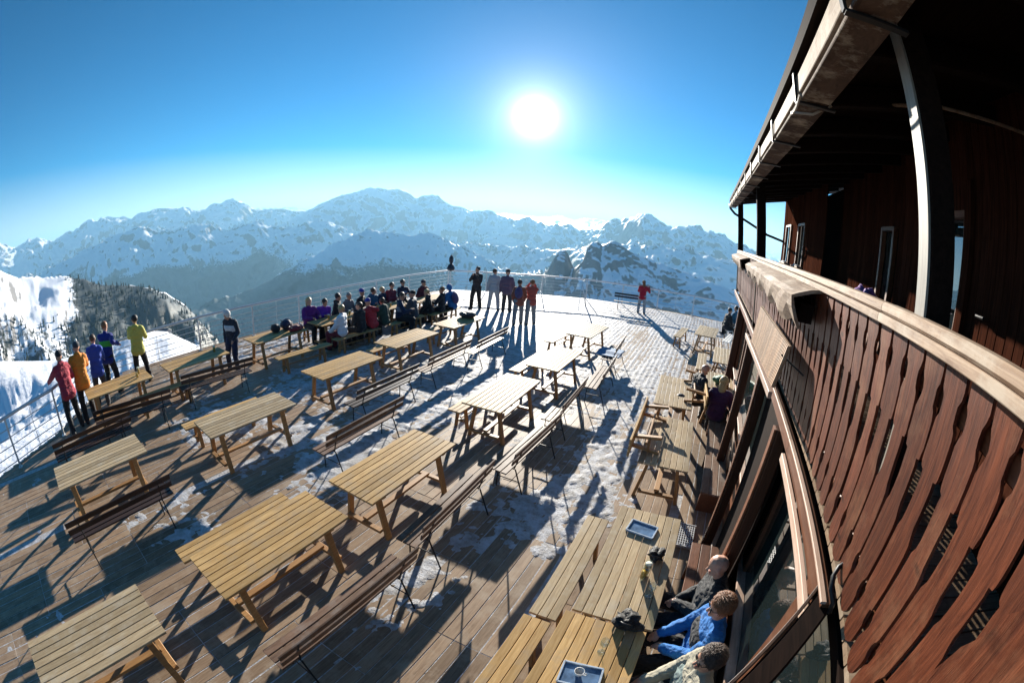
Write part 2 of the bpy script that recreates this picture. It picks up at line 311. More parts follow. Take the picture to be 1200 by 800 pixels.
    at = me.attributes.new('forest', 'FLOAT', 'POINT'); at.data.foreach_set('value', (forest * np.where(K == 2, np.where(A > -87, .92, .66), 1.)).ravel().astype(np.float32))
    mt, n, l, b = mat('mountain_snow_rock')
    b.inputs['Roughness'].default_value = .6; b.inputs['Specular IOR Level'].default_value = .25
    ge = n.new('ShaderNodeNewGeometry'); sx = n.new('ShaderNodeSeparateXYZ'); l.new(ge.outputs['Normal'], sx.inputs[0])
    def noise(scale, det=8, ro=.6):
        z = n.new('ShaderNodeTexNoise'); z.inputs['Scale'].default_value = scale; z.inputs['Detail'].default_value = det; z.inputs['Roughness'].default_value = ro; l.new(ge.outputs['Position'], z.inputs['Vector']); return z
    n1 = noise(.006, 12, .74)
    ad = n.new('ShaderNodeMath'); ad.operation = 'MULTIPLY_ADD'; ad.inputs[1].default_value = .55; l.new(n1.outputs['Fac'], ad.inputs[0]); l.new(sx.outputs[2], ad.inputs[2])
    rk = n.new('ShaderNodeValToRGB'); rk.color_ramp.elements[0].position = .93; rk.color_ramp.elements[0].color = (1, 1, 1, 1); rk.color_ramp.elements[1].position = 1.03; rk.color_ramp.elements[1].color = (0, 0, 0, 1)
    mr = n.new('ShaderNodeMath'); mr.operation = 'MULTIPLY'; mr.inputs[1].default_value = .955; l.new(ad.outputs[0], mr.inputs[0]); l.new(mr.outputs[0], rk.inputs[0])
    n2 = noise(.02, 6); rc = n.new('ShaderNodeValToRGB'); rc.color_ramp.elements[0].color = (.09, .085, .085, 1); rc.color_ramp.elements[1].color = (.28, .27, .26, 1); l.new(n2.outputs['Fac'], rc.inputs[0])
    mx = n.new('ShaderNodeMixRGB'); mx.inputs[1].default_value = (.80, .82, .86, 1); l.new(rk.outputs[0], mx.inputs[0]); l.new(rc.outputs[0], mx.inputs[2])
    fa = n.new('ShaderNodeAttribute'); fa.attribute_name = 'forest'
    n3 = noise(.05, 8, .75); fm = n.new('ShaderNodeMath'); fm.operation = 'MULTIPLY_ADD'; fm.inputs[1].default_value = 1.9; fm.inputs[2].default_value = -.95; l.new(n3.outputs['Fac'], fm.inputs[0])
    fs = n.new('ShaderNodeMath'); fs.operation = 'ADD'; l.new(fm.outputs[0], fs.inputs[0]); l.new(fa.outputs['Fac'], fs.inputs[1])
    fr = n.new('ShaderNodeValToRGB'); fr.color_ramp.elements[0].position = .42; fr.color_ramp.elements[1].position = .6; l.new(fs.outputs[0], fr.inputs[0])
    fmul = n.new('ShaderNodeMath'); fmul.operation = 'MULTIPLY'; fmul.inputs[1].default_value = .93; l.new(fr.outputs[0], fmul.inputs[0])
    mx2 = n.new('ShaderNodeMixRGB'); mx2.inputs[2].default_value = (.018, .026, .022, 1); l.new(fmul.outputs[0], mx2.inputs[0]); l.new(mx.outputs[0], mx2.inputs[1])
    l.new(mx2.outputs[0], b.inputs['Base Color'])
    n4 = noise(.25, 8, .65); bp = n.new('ShaderNodeBump'); bp.inputs['Strength'].default_value = .5; bp.inputs['Distance'].default_value = 1.2; l.new(n4.outputs['Fac'], bp.inputs['Height']); l.new(bp.outputs[0], b.inputs['Normal'])
    me.materials.append(mt); o = link('terrain', me); tag(o, 'snowy mountain ranges and valleys around the terrace', 'terrain', kind='structure')
    return X, Y, Zz, K, T, A, forest
TX, TY, TZ, TK, TT, TA, TF = make_terrain()
def ground_z(x, y):
    d = (TX - x) ** 2 + (TY - y) ** 2; i = np.unravel_index(np.argmin(d), d.shape); return float(TZ[i])
# conifer woods on the near hill: one mass
def make_forest():
    rng = np.random.default_rng(5)
    sel = np.argwhere((TK == 2) & (TT > .25) & (TF > .35)); 
    pr = np.array([TF[i, j] for i, j in sel]); rr = np.array([math.hypot(TX[i, j], TY[i, j]) for i, j in sel])
    w = pr * rr ** 1.4; pick = rng.choice(len(sel), 7000, p=w / w.sum())
    V = []; Fc = []
    for q in pick:
        i, j = sel[q]; x = TX[i, j] + rng.normal() * 3; y = TY[i, j] + rng.normal() * 3; z = TZ[i, j] - .8
        h = rng.uniform(5, 12); r = h * rng.uniform(.17, .26); o = len(V); a0 = rng.uniform(0, 6)
        for (zz, rr_) in ((.08, 1.), (.5, .62)):
            for k in range(5):
                a = a0 + k * 1.2566; f = rng.uniform(.75, 1.2); V.append((x + r * rr_ * f * math.cos(a), y + r * rr_ * f * math.sin(a), z + h * zz))
        V.append((x, y, z + h * .66)); V.append((x, y, z + h))
        for k in range(5):
            Fc.append((o + k, o + (k + 1) % 5, o + 10)); Fc.append((o + 5 + k, o + 5 + (k + 1) % 5, o + 11))
    me = bpy.data.meshes.new('conifer_wood'); me.from_pydata(V, [], Fc); me.materials.append(plain('conifer_green', (.022, .034, .026), .9, var=.5, scale=.05)); me.update()
    tag(link('conifer_wood', me), 'dark conifer wood on the snowy hill beyond the railing', 'forest', kind='stuff')
make_forest()
# snow-laden hut on the lit hump below the railing
def make_hut():
    x, y = -183.4 * .80, 52.7 * .80; z = ground_z(x, y) - .6
    t = thing('mountain_hut', 'small grey hut half buried in the sunlit snow hump', 'hut', (x, y, z), rad(20))
    MB().box((0, 0, .9), (4.5, 3, 1.8)).build('wall', plain('hut_grey', (.25, .25, .26), .8), t)
    MB().add([(-2.6, -1.9, 1.75), (2.6, -1.9, 1.75), (2.6, 1.9, 1.75), (-2.6, 1.9, 1.75), (-2.6, 0, 2.8), (2.6, 0, 2.8)], [(0, 1, 5, 4), (2, 3, 4, 5), (0, 4, 3), (1, 2, 5), (0, 3, 2, 1)]).build('roof', plain('hut_roof', (.13, .13, .14), .7), t)
    MB().box((-1, -1.52, .95), (.7, .06, .7)).build('window', M['iron'], t)
make_hut()
# the air: pale even haze round everything
def make_haze():
    zt = float(TZ.max()) + 30; zb = float(TZ.min()) - 1
    mt = bpy.data.materials.new('haze_air'); mt.use_nodes = True; n = mt.node_tree.nodes; n.clear()
    pv = n.new('ShaderNodeVolumePrincipled'); pv.inputs['Color'].default_value = (.38, .73, 1, 1); pv.inputs['Density'].default_value = HAZE; pv.inputs['Anisotropy'].default_value = .2
    o_ = n.new('ShaderNodeOutputMaterial'); mt.node_tree.links.new(pv.outputs[0], o_.inputs['Volume'])
    o = MB().box((0, 0, (zt + zb) / 2), (58000, 58000, zt - zb)).build('haze', mt); tag(o, 'pale blue mountain haze', 'haze', kind='stuff')
HAZE = 7.0e-5
make_haze()
# ------------------------------------------------------------------ terrace deck
RAIL = [(-7.6, -6.5), (-9.35, -1.86), (-10.05, -.45), (-12.55, 1.75), (-12.9, 4.95), (-12.9, 7.1), (-12.9, 9.15), (-12.95, 11.3), (-13.0, 13.45), (-13.0, 15.7), (-12.75, 18.6),
        (-11.0, 19.55), (-8.45, 21.0), (-6.3, 22.0), (-4.4, 22.3), (-2.5, 22.4), (-.6, 22.5), (1.3, 22.2), (3.4, 21.6)]
def deck_range(x):
    lo = np.interp(-x, [-1.2, 7.6, 9.6, 10.3, 12.8, 13.2], [-6.6, -6.6, -2.1, -.75, 1.5, 2.2]); hi = np.interp(x, [-13.2, -12.9, -11.1, -8.5, -6.3, -2.5, 1.3, 3.4], [17.5, 18.7, 19.75, 21.2, 22.2, 22.6, 22.4, 21.8])
    return float(lo), float(hi)
def make_deck():
    root = thing('terrace_deck', 'brown plank deck of the mountain terrace, patched with trodden snow', 'deck'); root['kind'] = 'structure'
    W, L, gap = .140, 1.96, .006; rng = random.Random(3); planks = []
    x = -13.1
    col = 0
    while x < 3.0:
        lo, hi = deck_range(x)
        if x > 1.06: lo = max(lo, 10.4)
        y0 = -6.6 + (col // 7 % 2) * .9
        while y0 < hi:
            a, b = max(y0 + .004, lo), min(y0 + L - .004, hi)
            if b - a > .15: planks.append((x + W / 2, a, b, rng.uniform(-.0035, .0035)))
            y0 += L
        x += W + gap; col += 1
    def seen(p): 
        d = Vector((p[0], (p[1] + p[2]) / 2, -EYE)); return d.length + (50 if d.normalized().dot(Vector(CFW)) < .05 else 0)
    planks.sort(key=seen)
    cache = {}
    for (px, a, b, dz) in planks[:300]:
        k = round(b - a, 2)
        if k not in cache: cache[k] = MB().plank((0, 0, -.018), (W, k, .036), .005).mesh('plank', M['deck'])
        link('plank', cache[k], root, (px, (a + b) / 2, dz))
    mb = MB()
    for (px, a, b, dz) in planks[300:]: mb.plank((px, (a + b) / 2, -.018 + dz), (W, b - a, .036), .005)
    o = mb.build('far_planks', M['deck_far'], root); o['kind'] = 'stuff'
    # joists and the skirt under the boards
    mb = MB()
    out = [(x_, y_) for x_, y_ in RAIL] + [(3.4, -6.5)]
    n = len(out); V = [(x_, y_, -.045) for x_, y_ in out] + [(x_, y_, -.9) for x_, y_ in out]
    mb.add(V, [tuple(range(n)), tuple(range(2 * n - 1, n - 1, -1))] + [(i, i + n, (i + 1) % n + n, (i + 1) % n) for i in range(n)])
    mb.build('substructure', plain('deck_underside', (.018, .012, .009), .9), root)
    mb = MB()
    for i in range(1, len(RAIL) - 2):
        a, b = Vector(RAIL[i] + (-.09,)), Vector(RAIL[i + 1] + (-.09,)); d = (b - a).normalized(); nn = Vector((-d.y, d.x, 0)) * .16
        mb.bar(a + nn, b + nn, .04, .2)
    mb.build('edge_board', M['deck'], root)
mtf = wood('deck_boards_far', (.19, .125, .078), (.33, .235, .155), .5, grain=(22, 1.1, 22), wear=(.42, .36, .28), wearamt=.6, knots=.2, spec=.14); M['deck_far'] = mtf
make_deck()
def make_snow_material():
    mt, n, l, b = mat('trodden_snow'); b.inputs['Roughness'].default_value = .65; b.inputs['Specular IOR Level'].default_value = .12
    try: b.inputs['Subsurface Weight'].default_value = 0
    except Exception: pass
    ge = n.new('ShaderNodeNewGeometry'); z = n.new('ShaderNodeTexNoise'); z.inputs['Scale'].default_value = 5.5; z.inputs['Detail'].default_value = 10; z.inputs['Roughness'].default_value = .75; l.new(ge.outputs['Position'], z.inputs['Vector'])
    r = n.new('ShaderNodeValToRGB'); r.color_ramp.elements[0].position = .34; r.color_ramp.elements[0].color = (.26, .23, .19, 1); r.color_ramp.elements[1].position = .60; r.color_ramp.elements[1].color = (.54, .56, .60, 1)
    l.new(z.outputs['Fac'], r.inputs[0]); l.new(r.outputs[0], b.inputs['Base Color'])
    z2 = n.new('ShaderNodeTexNoise'); z2.inputs['Scale'].default_value = 28; z2.inputs['Detail'].default_value = 8; z2.inputs['Roughness'].default_value = .7; l.new(ge.outputs['Position'], z2.inputs['Vector'])
    bp = n.new('ShaderNodeBump'); bp.inputs['Strength'].default_value = .9; bp.inputs['Distance'].default_value = .02; l.new(z2.outputs['Fac'], bp.inputs['Height']); l.new(bp.outputs[0], b.inputs['Normal'])
    return mt
M['snow'] = make_snow_material()
def make_deck_snow():
    s = .045; xs = np.arange(-12.85, 3.0, s); ys = np.arange(-4, 22.3, s); X, Y = np.meshgrid(xs, ys, indexing='ij')
    lane = lambda c, w: np.exp(-((X - c) / w) ** 2)
    ramp = lambda a, b: np.clip((Y - a) / (b - a), 0, 1)
    cov = -.50 + .75 * lane(-4.9, .75) * ramp(1.8, 3.4) + .72 * lane(-1.25, .75) * ramp(2.9, 5.2) + .62 * lane(-8.1, .9) * ramp(1.2, 3.2) + .45 * lane(-6.6, .9) * ramp(1.5, 4)
    cov += .5 * ramp(5.5, 9.5) * np.clip((-2.2 - X) / 1., 0, 1) + .34 * ramp(9.2, 12) + .35 * lane(-11.6, 1.2) * ramp(3, 6) + .25 * ramp(16.5, 19.5)
    cov += .30 * lane(-2.3, .55) * np.exp(-((Y - 2.6) / 1.1) ** 2) * 2 + .42 * lane(-5.2, .9) * np.exp(-((Y - 1.2) / .7) ** 2) + .2 * lane(-5.6, .5) * np.exp(-((Y + .1) / .5) ** 2)
    cov -= .45 * np.clip((X + .4) / .8, 0, 1) * (Y < 14) + .25 * lane(-3.3, .8) * (Y < 8)
    cov -= .33 * np.exp(-(((X + 1.4) / 1.2) ** 2 + ((Y - 14.0) / 1.6) ** 2)) + .3 * np.exp(-(((X + 4.4) / .9) ** 2 + ((Y - 17.6) / .7) ** 2))
    n1 = fbm(X / 1.3, Y / 1.9, 5, 301, gain=.62); n2 = fbm(X / .30, Y / .34, 4, 351, gain=.75)
    n3 = fbm(X / .11, Y / .13, 2, 377)
    groove = np.cos(X * 2 * np.pi / .146) * .34 * ramp(7, 12)
    h = (n1 * .85 + n2 * .80 + n3 * .30 + cov - .10 + .12 * ramp(1.5, 3.5) + groove)
    Hh = np.clip(h, -.2, .8) * .022 + (n2 * .030 + n3 * .014) * (1 - .75 * ramp(7, 12)) * np.clip(h * 6, 0, 1) + .001
    # keep clear of the deck edge
    lo = np.array([deck_range(x)[0] for x in xs])[:, None]; hi = np.array([deck_range(x)[1] for x in xs])[:, None]
    ok = (Y > lo + .05) & (Y < hi - .03) & ~((X > .95) & (Y < 10.6))
    keep = (Hh > -.004) & ok
    q = keep[:-1, :-1] | keep[1:, :-1] | keep[:-1, 1:] | keep[1:, 1:]
    okq = ok[:-1, :-1] & ok[1:, :-1] & ok[:-1, 1:] & ok[1:, 1:]; q &= okq
    idx = np.arange(X.size).reshape(X.shape)
    Fq = np.stack([idx[:-1, :-1][q], idx[1:, :-1][q], idx[1:, 1:][q], idx[:-1, 1:][q]], -1)
    used = np.unique(Fq); re = np.full(X.size, -1); re[used] = np.arange(len(used))
    V = np.stack([X.ravel()[used], Y.ravel()[used], np.maximum(Hh.ravel()[used], -.012)], -1)
    Fq = re[Fq]
    me = bpy.data.meshes.new('deck_snow'); me.vertices.add(len(V)); me.vertices.foreach_set('co', V.ravel()); me.loops.add(Fq.size); me.loops.foreach_set('vertex_index', Fq.ravel().astype(np.int32))
    me.polygons.add(len(Fq)); me.polygons.foreach_set('loop_start', np.arange(0, Fq.size, 4, dtype=np.int32)); me.polygons.foreach_set('use_smooth', np.ones(len(Fq), bool)); me.update(calc_edges=True)
    me.materials.append(M['snow']); tag(link('deck_snow', me), 'trodden patchy snow lying on the deck boards', 'snow', kind='stuff')
make_deck_snow()
# ------------------------------------------------------------------ railing
def make_railing():
    root = thing('terrace_railing', 'galvanised steel railing with thin horizontal rods round the deck edge', 'railing', (0, 0, 0))
    post = MB().tube([(0, 0, -.6), (0, 0, 1.02)], .028, 8).box((0, 0, .012), (.11, .11, .02)).mesh('post', M['steel'])
    for i, p in enumerate(RAIL):
        link('post', post, root, (p[0], p[1], 0))
    for i in range(len(RAIL) - 1):
        a, b = Vector(RAIL[i] + (0,)), Vector(RAIL[i + 1] + (0,))
        up = Vector((0, 0, 1.045)); MB().tube([a + up, b + up], .038, 8, 0, False).build('top_rail', M['steel'], root, True)
        for k in range(5):
            z = Vector((0, 0, .16 + k * .165)); MB().tube([a + z, b + z], .011, 5, 0, False).build('rod', M['steel'], root, True)
        mid = (a + b) / 2
        if (b - a).length > 1.5: MB().tube([mid + Vector((0, 0, .1)), mid + up * .98], .008, 5).build('stay', M['steel'], root)
make_railing()
def make_rail_ornament():  # dark wrapped bundle on a pole; gives no light
    x, y = -12.45, 18.35
    t = thing('rail_ornament', 'dark wrapped ornament on a thin pole at the railing corner', 'corner_ornament', (x, y, 0))
    MB().tube([(0, 0, 0), (0, 0, 1.7)], .03, 8).build('pole', M['steel'], t)
    MB().lathe([(.02, 1.05), (.17, 1.12), (.21, 1.22), (.13, 1.38), (.06, 1.45), (.11, 1.56), (.12, 1.72), (.05, 1.86), (.0, 1.9)], seg=10).build('ornament', plain('ornament_dark', (.015, .018, .03), .6), t)
make_rail_ornament()
def make_stake():
    t = thing('marker_stake', 'thin pale leaning stake with a rounded top near the far railing', 'stake', (-5.7, 20.0, 0))
    MB().tube([(0, 0, 0), (-.12, -.05, .6), (-.3, .02, 1.1), (-.22, .1, 1.2), (-.1, .1, 1.12)], [.03, .03, .03, .035, .03], 8).build('bent_pipe', M['steel'], t, True)
    MB().tube([(.1, -1.5, 0), (-.3, .02, 1.05)], .014, 6).build('brace', M['steel'], t)
make_stake()

# ------------------------------------------------------------------ the hut with its balcony
LEAN = math.tan(rad(5.25))
def bx(z, off=0.): return .75 - LEAN * (z - EYE) + off       # x of the leaning balcony front at height z
YF = 12.2                                                      # far end of the balcony
def make_building():
    root = thing('mountain_lodge', 'old red-brown wooden lodge with carved balcony and deep dark eaves', 'building', (1.0, 0, 0))
    ox = -1.0
    def part(mb, name, m_, parent=root, smooth=False):
        o = mb.build(name, m_, parent, smooth)
        o.location.x = ox if parent is root else 0
        return o
    # --- balcony boards, fretsawn
    prof = [(0, .0645), (.055, .064), (.075, .060), (.092, .048), (.115, .045), (.138, .049), (.152, .059), (.172, .0645), (.25, .066), (.272, .064), (.284, .058), (.288, .043), (.31, .043), (.37, .042), (.42, .044), (.445, .048), (.468, .058), (.50, .064), (.62, .066), (.69, .064), (.708, .059), (.714, .050), (.735, .047), (.758, .050), (.775, .060), (.80, .064), (.85, .060), (.868, .045), (.88, .022)]
    zt, zb = 3.745, 2.655; th = .016
    V = []
    for s in (-1, 1):
        for t, w in prof:
            z = zt + (zb - zt) * t
            for e in (-1, 1): V.append((bx(z) - .8 + s * th / 2, e * w * .955, z - 3.2))
    n = len(prof); Fc = []
    for i in range(n - 1):
        a = 2 * i; o2 = 2 * n
        Fc += [(a, a + 1, a + 3, a + 2), (o2 + a + 1, o2 + a, o2 + a + 2, o2 + a + 3), (a, a + 2, o2 + a + 2, o2 + a), (a + 3, a + 1, o2 + a + 1, o2 + a + 3)]
    Fc += [(1, 0, 2 * n, 2 * n + 1), (2 * n - 2, 2 * n - 1, 4 * n - 1, 4 * n - 2)]
    meshes = []
    for q in range(3):
        rr = random.Random(q); mb = MB().add([(x, y + rr.uniform(-.0025, .0025), z) for x, y, z in V], Fc)
        meshes.append(mb.mesh('baluster_board', M['red']))
    y = .703 - .147 * 4; k = 0; rr = random.Random(5)
    while y < YF:
        o = link('baluster_board', meshes[k % 3], root, (ox + .8 + rr.uniform(-.003, .003), y, 3.2 + rr.uniform(-.005, .005)), (rr.uniform(-.006, .006), 0, rr.uniform(-.05, .05)))
        y += .147; k += 1
    # --- handrail, outer strip, floor beam, rails behind the boards
    ys = [-.6, 1.62, 4.1, 6.7, 9.4, YF + .1]
    for a, b in zip(ys[:-1], ys[1:]):
        dz = rr.uniform(-.004, .004)
        part(MB().plank((bx(3.78) + .012, (a + b) / 2, 3.783 + dz), (.082, b - a - .004, .042), .010), 'handrail', M['bleach'])
        part(MB().plank((bx(3.74) - .033, (a + b) / 2, 3.744 + dz), (.020, b - a - .004, .034), .003), 'rail_strip', M['bleach'])
    for a, b in ((1.22, 2.75), (2.752, 7.2), (7.202, YF)):
        part(MB().plank((.822, (a + b) / 2, 2.665), (.05, b - a - .004, .10), .006), 'floor_beam', M['redpost'])
        part(MB().plank((.800, (a + b) / 2, 2.722), (.030, b - a - .004, .014), .003), 'beam_lit_edge', M['pink'])  # pale strip puts the beam's sunlit top edge into the colour
    part(MB().bar((bx(3.6, .05), -.6, 3.62), (bx(3.6, .05), YF, 3.62), .05, .07), 'inner_rail', M['redpost'])
    part(MB().bar((bx(2.9, .05), -.6, 2.90), (bx(2.9, .05), YF, 2.90), .05, .06), 'inner_rail', M['redpost'])
    part(MB().bar((.772, 1.18, 2.60), (.772, 2.72, 2.60), .028, .055), 'lower_trim', M['pink'])
    # balcony floor: boards across, seen as light lines through the gaps
    fl = MB().box((1.5, .115, .0), (1.24, .115, .03)).mesh('floor_board', M['deck'])
    fl = MB().plank((0, 0, 0), (.112, 1.22, .03), .004).mesh('floor_board', M['deck'])
    y = -.5
    while y < YF:
        link('floor_board', fl, root, (ox + 1.50, y, 2.715), (0, 0, math.pi / 2)); y += .122
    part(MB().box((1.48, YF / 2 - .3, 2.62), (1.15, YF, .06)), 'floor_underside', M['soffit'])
    # corner bracket beam and pipe
    part(MB().bar((.87, 1.33, 2.62), (.18, .31, 2.62), .10, .15), 'corner_beam', M['soffit']); part(MB().bar((.81, 1.36, 2.67), (.12, .34, 2.67), .014, .06), 'corner_lit_edge', M['dark'])  # lighter strip on the dark beam stands in for its sunlit edge
    part(MB().tube([(.86, 1.33, 2.86), (.825, 1.32, 2.835), (.80, 1.28, 2.82), (.80, 1.23, 2.79), (.83, 1.20, 2.75), (.84, 1.19, 2.70)], .012, 8), 'downpipe', M['iron'], smooth=True)
    # near carved newel at the photographer's end
    prof2 = [(3.00, .02), (3.06, .085), (3.22, .10), (3.30, .085), (3.335, .05), (3.36, .045), (3.385, .06), (3.42, .095), (3.50, .10), (3.56, .085), (3.60, .06), (3.625, .055), (3.65, .03)]
    V = [(.40 + s * .018 - (z - 3.3) * .1, .135 + e * w * .9, z + .06) for s in (-1, 1) for z, w in prof2 for e in (-1, 1)]
    n = len(prof2); Fc = []
    for i in range(n - 1):
        a = 2 * i; o2 = 2 * n
        Fc += [(a + 1, a, a + 2, a + 3), (o2 + a, o2 + a + 1, o2 + a + 3, o2 + a + 2), (a + 2, a, o2 + a, o2 + a + 2), (a + 1, a + 3, o2 + a + 3, o2 + a + 1)]
    Fc += [(0, 1, 2 * n + 1, 2 * n), (2 * n - 1, 2 * n - 2, 4 * n - 2, 4 * n - 1)]
    part(MB().add(V, Fc), 'newel_board', M['red'])
    # --- flower shelf with its hanging skirt, and the ribbed planter front
    def shelf(y0, y1, d):
        nseg = 18; Vv = []; rg = random.Random(int(y0 * 10))
        rows = [(.765, 3.712), (.68, 3.692), (.60, 3.665), (.560, 3.648), (.575, 3.60), (.60, None), (.64, None)]
        for i in range(nseg + 1):
            yy = y0 + (y1 - y0) * i / nseg; low = 3.47 + .06 * math.sin(i * 1.7) * .5 + .05 * (i / nseg) + rg.uniform(-.012, .012)
            for x_, z_ in rows:
                z_ = z_ if z_ is not None else (low + .05 if x_ < .61 else low)
                Vv.append((x_ - d + rg.uniform(-.004, .004), yy + rg.uniform(-.01, .01), z_ + rg.uniform(-.005, .005)))
        nr = len(rows); Fs = [(i * nr + j, (i + 1) * nr + j, (i + 1) * nr + j + 1, i * nr + j + 1) for i in range(nseg) for j in range(nr - 1)]
        o = part(MB().add(Vv, Fs), 'flower_shelf', M['bleach'])
        md = o.modifiers.new('thick', 'SOLIDIFY'); md.thickness = .022; md.offset = 1
        part(MB().box((.70 - d, (y0 + y1) / 2, 3.55), (.10, (y1 - y0) * .92, .12)), 'shelf_box', M['soffit'])
    shelf(2.66, 6.6, 0); shelf(8.3, 11.9, -.02)
    p = part(MB().add([(.655, 2.95, 3.30), (.655, 4.85, 3.30), (.60, 4.75, 2.92), (.60, 2.95, 2.99), (.672, 2.95, 3.30), (.672, 4.85, 3.30), (.617, 4.75, 2.92), (.617, 2.95, 2.99)],
        [(0, 1, 2, 3), (7, 6, 5, 4), (0, 4, 5, 1), (2, 6, 7, 3), (1, 5, 6, 2), (0, 3, 7, 4)]), 'planter_front', M['bleach2'])
    for i in range(40):
        t = (i + .5) / 40; a = Vector((.650, 2.95 + 1.9 * t, 3.297)); b = Vector((.595, 2.95 + 1.8 * t, 2.992 - .07 * t))
        part(MB().bar(a, b, .028, .012, (1, 0, 0)), 'rib', M['bleach2'])
    part(MB().bar((.585, 2.9, 2.95), (.575, 5.2, 2.88), .03, .05), 'planter_rail', M['pink'])
    part(MB().tube([(.62, 3.0, 3.22), (.80, 2.9, 3.13)], .007, 6), 'iron_stay', M['iron'])
    # --- posts from handrail to eaves (they lean with the front)
    def vpost(y, x0, w, d, z0, z1, m_, nm):
        return part(MB().bar((x0 - LEAN * (z0 - 3.85), y, z0), (x0 - LEAN * (z1 - 3.85), y, z1), w, d, (0, 1, 0)), nm, m_)
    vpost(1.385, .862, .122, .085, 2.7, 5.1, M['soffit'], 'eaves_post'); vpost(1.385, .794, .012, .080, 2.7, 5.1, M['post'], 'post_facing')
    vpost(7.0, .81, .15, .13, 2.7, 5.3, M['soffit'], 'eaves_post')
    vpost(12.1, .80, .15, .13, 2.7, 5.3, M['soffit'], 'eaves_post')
    part(MB().bar((.62, -.5, 4.98), (.62, 12.4, 5.28), .13, .15), 'wall_plate', M['bleach'])
    # --- eaves: gutter board, brackets, soffit, roof
    gz = lambda y: 4.76 + .0265 * y
    gx = lambda y: .405 - .0012 * y
    segs = [-1.2, .55, 2.1, 3.6, 5.2, 6.9, 8.6, 10.3, 12.3]
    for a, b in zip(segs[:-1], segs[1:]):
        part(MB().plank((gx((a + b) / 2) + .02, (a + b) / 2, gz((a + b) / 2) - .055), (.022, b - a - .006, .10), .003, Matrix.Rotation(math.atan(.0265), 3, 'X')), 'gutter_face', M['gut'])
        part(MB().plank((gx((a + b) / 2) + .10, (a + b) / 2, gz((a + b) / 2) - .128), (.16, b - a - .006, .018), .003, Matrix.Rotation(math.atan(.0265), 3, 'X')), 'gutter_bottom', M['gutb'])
    for y in [x * 1.02 + .1 for x in range(-1, 13)]:
        z = gz(y); x = gx(y)
        part(MB().bar((x - .003, y, z + .02), (x + .0, y, z - .145), .035, .012, (1, 0, 0)).bar((x - .0, y, z - .146), (x + .22, y, z - .150), .035, .012), 'gutter_bracket', M['iron'])
    part(MB().tube([(.40, 2.0 + .05 * i, gz(2.0) - .15 - .03 * math.sin(i * .5)) for i in range(7)] + [(.52, 2.25, 4.66), (.62, 2.2, 4.72)], .008, 6), 'cable', M['post'])
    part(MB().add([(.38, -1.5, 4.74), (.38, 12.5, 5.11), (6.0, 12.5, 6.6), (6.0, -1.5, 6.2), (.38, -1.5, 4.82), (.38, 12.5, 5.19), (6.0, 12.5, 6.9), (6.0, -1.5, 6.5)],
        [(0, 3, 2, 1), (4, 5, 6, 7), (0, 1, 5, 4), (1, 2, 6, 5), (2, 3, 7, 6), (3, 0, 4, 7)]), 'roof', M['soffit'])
    for y in [x * .8 for x in range(-1, 16)]:
        part(MB().bar((.44, y, gz(y) - .03), (2.6, y, gz(y) + .49), .09, .13), 'rafter', M['soffit'])
    # pale conduit running under the rafters
    part(MB().tube([(.55, 2.65, 4.83), (1.4, 2.2, 4.95), (2.1, 2.0, 5.0)], .012, 6), 'conduit', M['bleach'])
    # --- upper wall: vertical boards, doors, windows
    XW = 2.02
    yy = -1.0; wid = .118; bd = MB().plank((0, 0, 0), (wid - .006, 3.1, .022), .004, Matrix.Rotation(math.pi / 2, 3, 'X') @ Matrix.Identity(3)).mesh('wall_board', M['facade'])
    openings = [(1.55, 1.62), (2.86, 3.42), (5.0, 5.45), (9.2, 9.85), (10.9, 11.5)]
    wins = [(2.86, 3.42, 3.35, 4.52), (5.0, 5.4, 3.35, 4.5), (9.15, 9.85, 3.75, 4.62), (10.85, 11.55, 3.75, 4.65)]
    while yy < 12.2:
        hole = [w for w in wins if w[0] - .05 < yy + wid / 2 < w[1] + .05]
        xo = ox + XW + (0 if yy > 7.4 else .32 if 4.2 < yy else .05)
        if not hole: link('wall_board', bd, root, (xo, yy + wid / 2, 4.25), (0, 0, math.pi / 2))
        else:
            w = hole[0]
            for za, zb_ in ((2.7, w[2]), (w[3], 5.8)):
                part(MB().box((XW + (xo - ox - XW), yy + wid / 2, (za + zb_) / 2), (.022, wid - .006, zb_ - za)), 'wall_board', M['facade'])
        yy += wid
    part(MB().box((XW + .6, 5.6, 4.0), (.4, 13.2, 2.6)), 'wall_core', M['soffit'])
    for (a, b, z0, z1) in wins:
        xo = XW + (0 if a > 7.4 else .32 if a > 4.2 else .05)
        f = part(MB().box((xo - .02, a, (z0 + z1) / 2), (.07, .05, z1 - z0 + .06)).box((xo - .02, b, (z0 + z1) / 2), (.07, .05, z1 - z0 + .06)).box((xo - .02, (a + b) / 2, z1 + .01), (.066, b - a - .05, .05)).box((xo - .02, (a + b) / 2, z0 - .01), (.066, b - a - .05, .05)), 'window_frame', M['redpost'])
        g = MB().box((xo + .03, (a + b) / 2, (z0 + z1) / 2), (.012, b - a - .05, z1 - z0)).build('pane', M['glass'], f)
        if a > 8:
            MB().box((xo - .07, (a + b) / 2, z0 - .03), (.14, b - a + .08, .03)).build('sill', M['bleach'], f)
            MB().ell((xo - .08, (a + b) / 2, z0 - .01), (.06, (b - a) * .45, .035), noise=.3, nscale=12).build('sill_snow', M['snow'], f, True)
    # door with boards near the camera end
    part(MB().plank((2.02, 1.60, 3.72), (.05, .10, 2.1), .01), 'door_frame', M['facade'])
    part(MB().plank((2.02, 2.80, 3.72), (.05, .10, 2.1), .01), 'door_frame', M['facade'])
    part(MB().tube([(2.02, 2.5, 3.85), (1.97, 2.5, 3.85), (1.97, 2.4, 3.85)], .012, 8), 'door_handle', M['iron'])
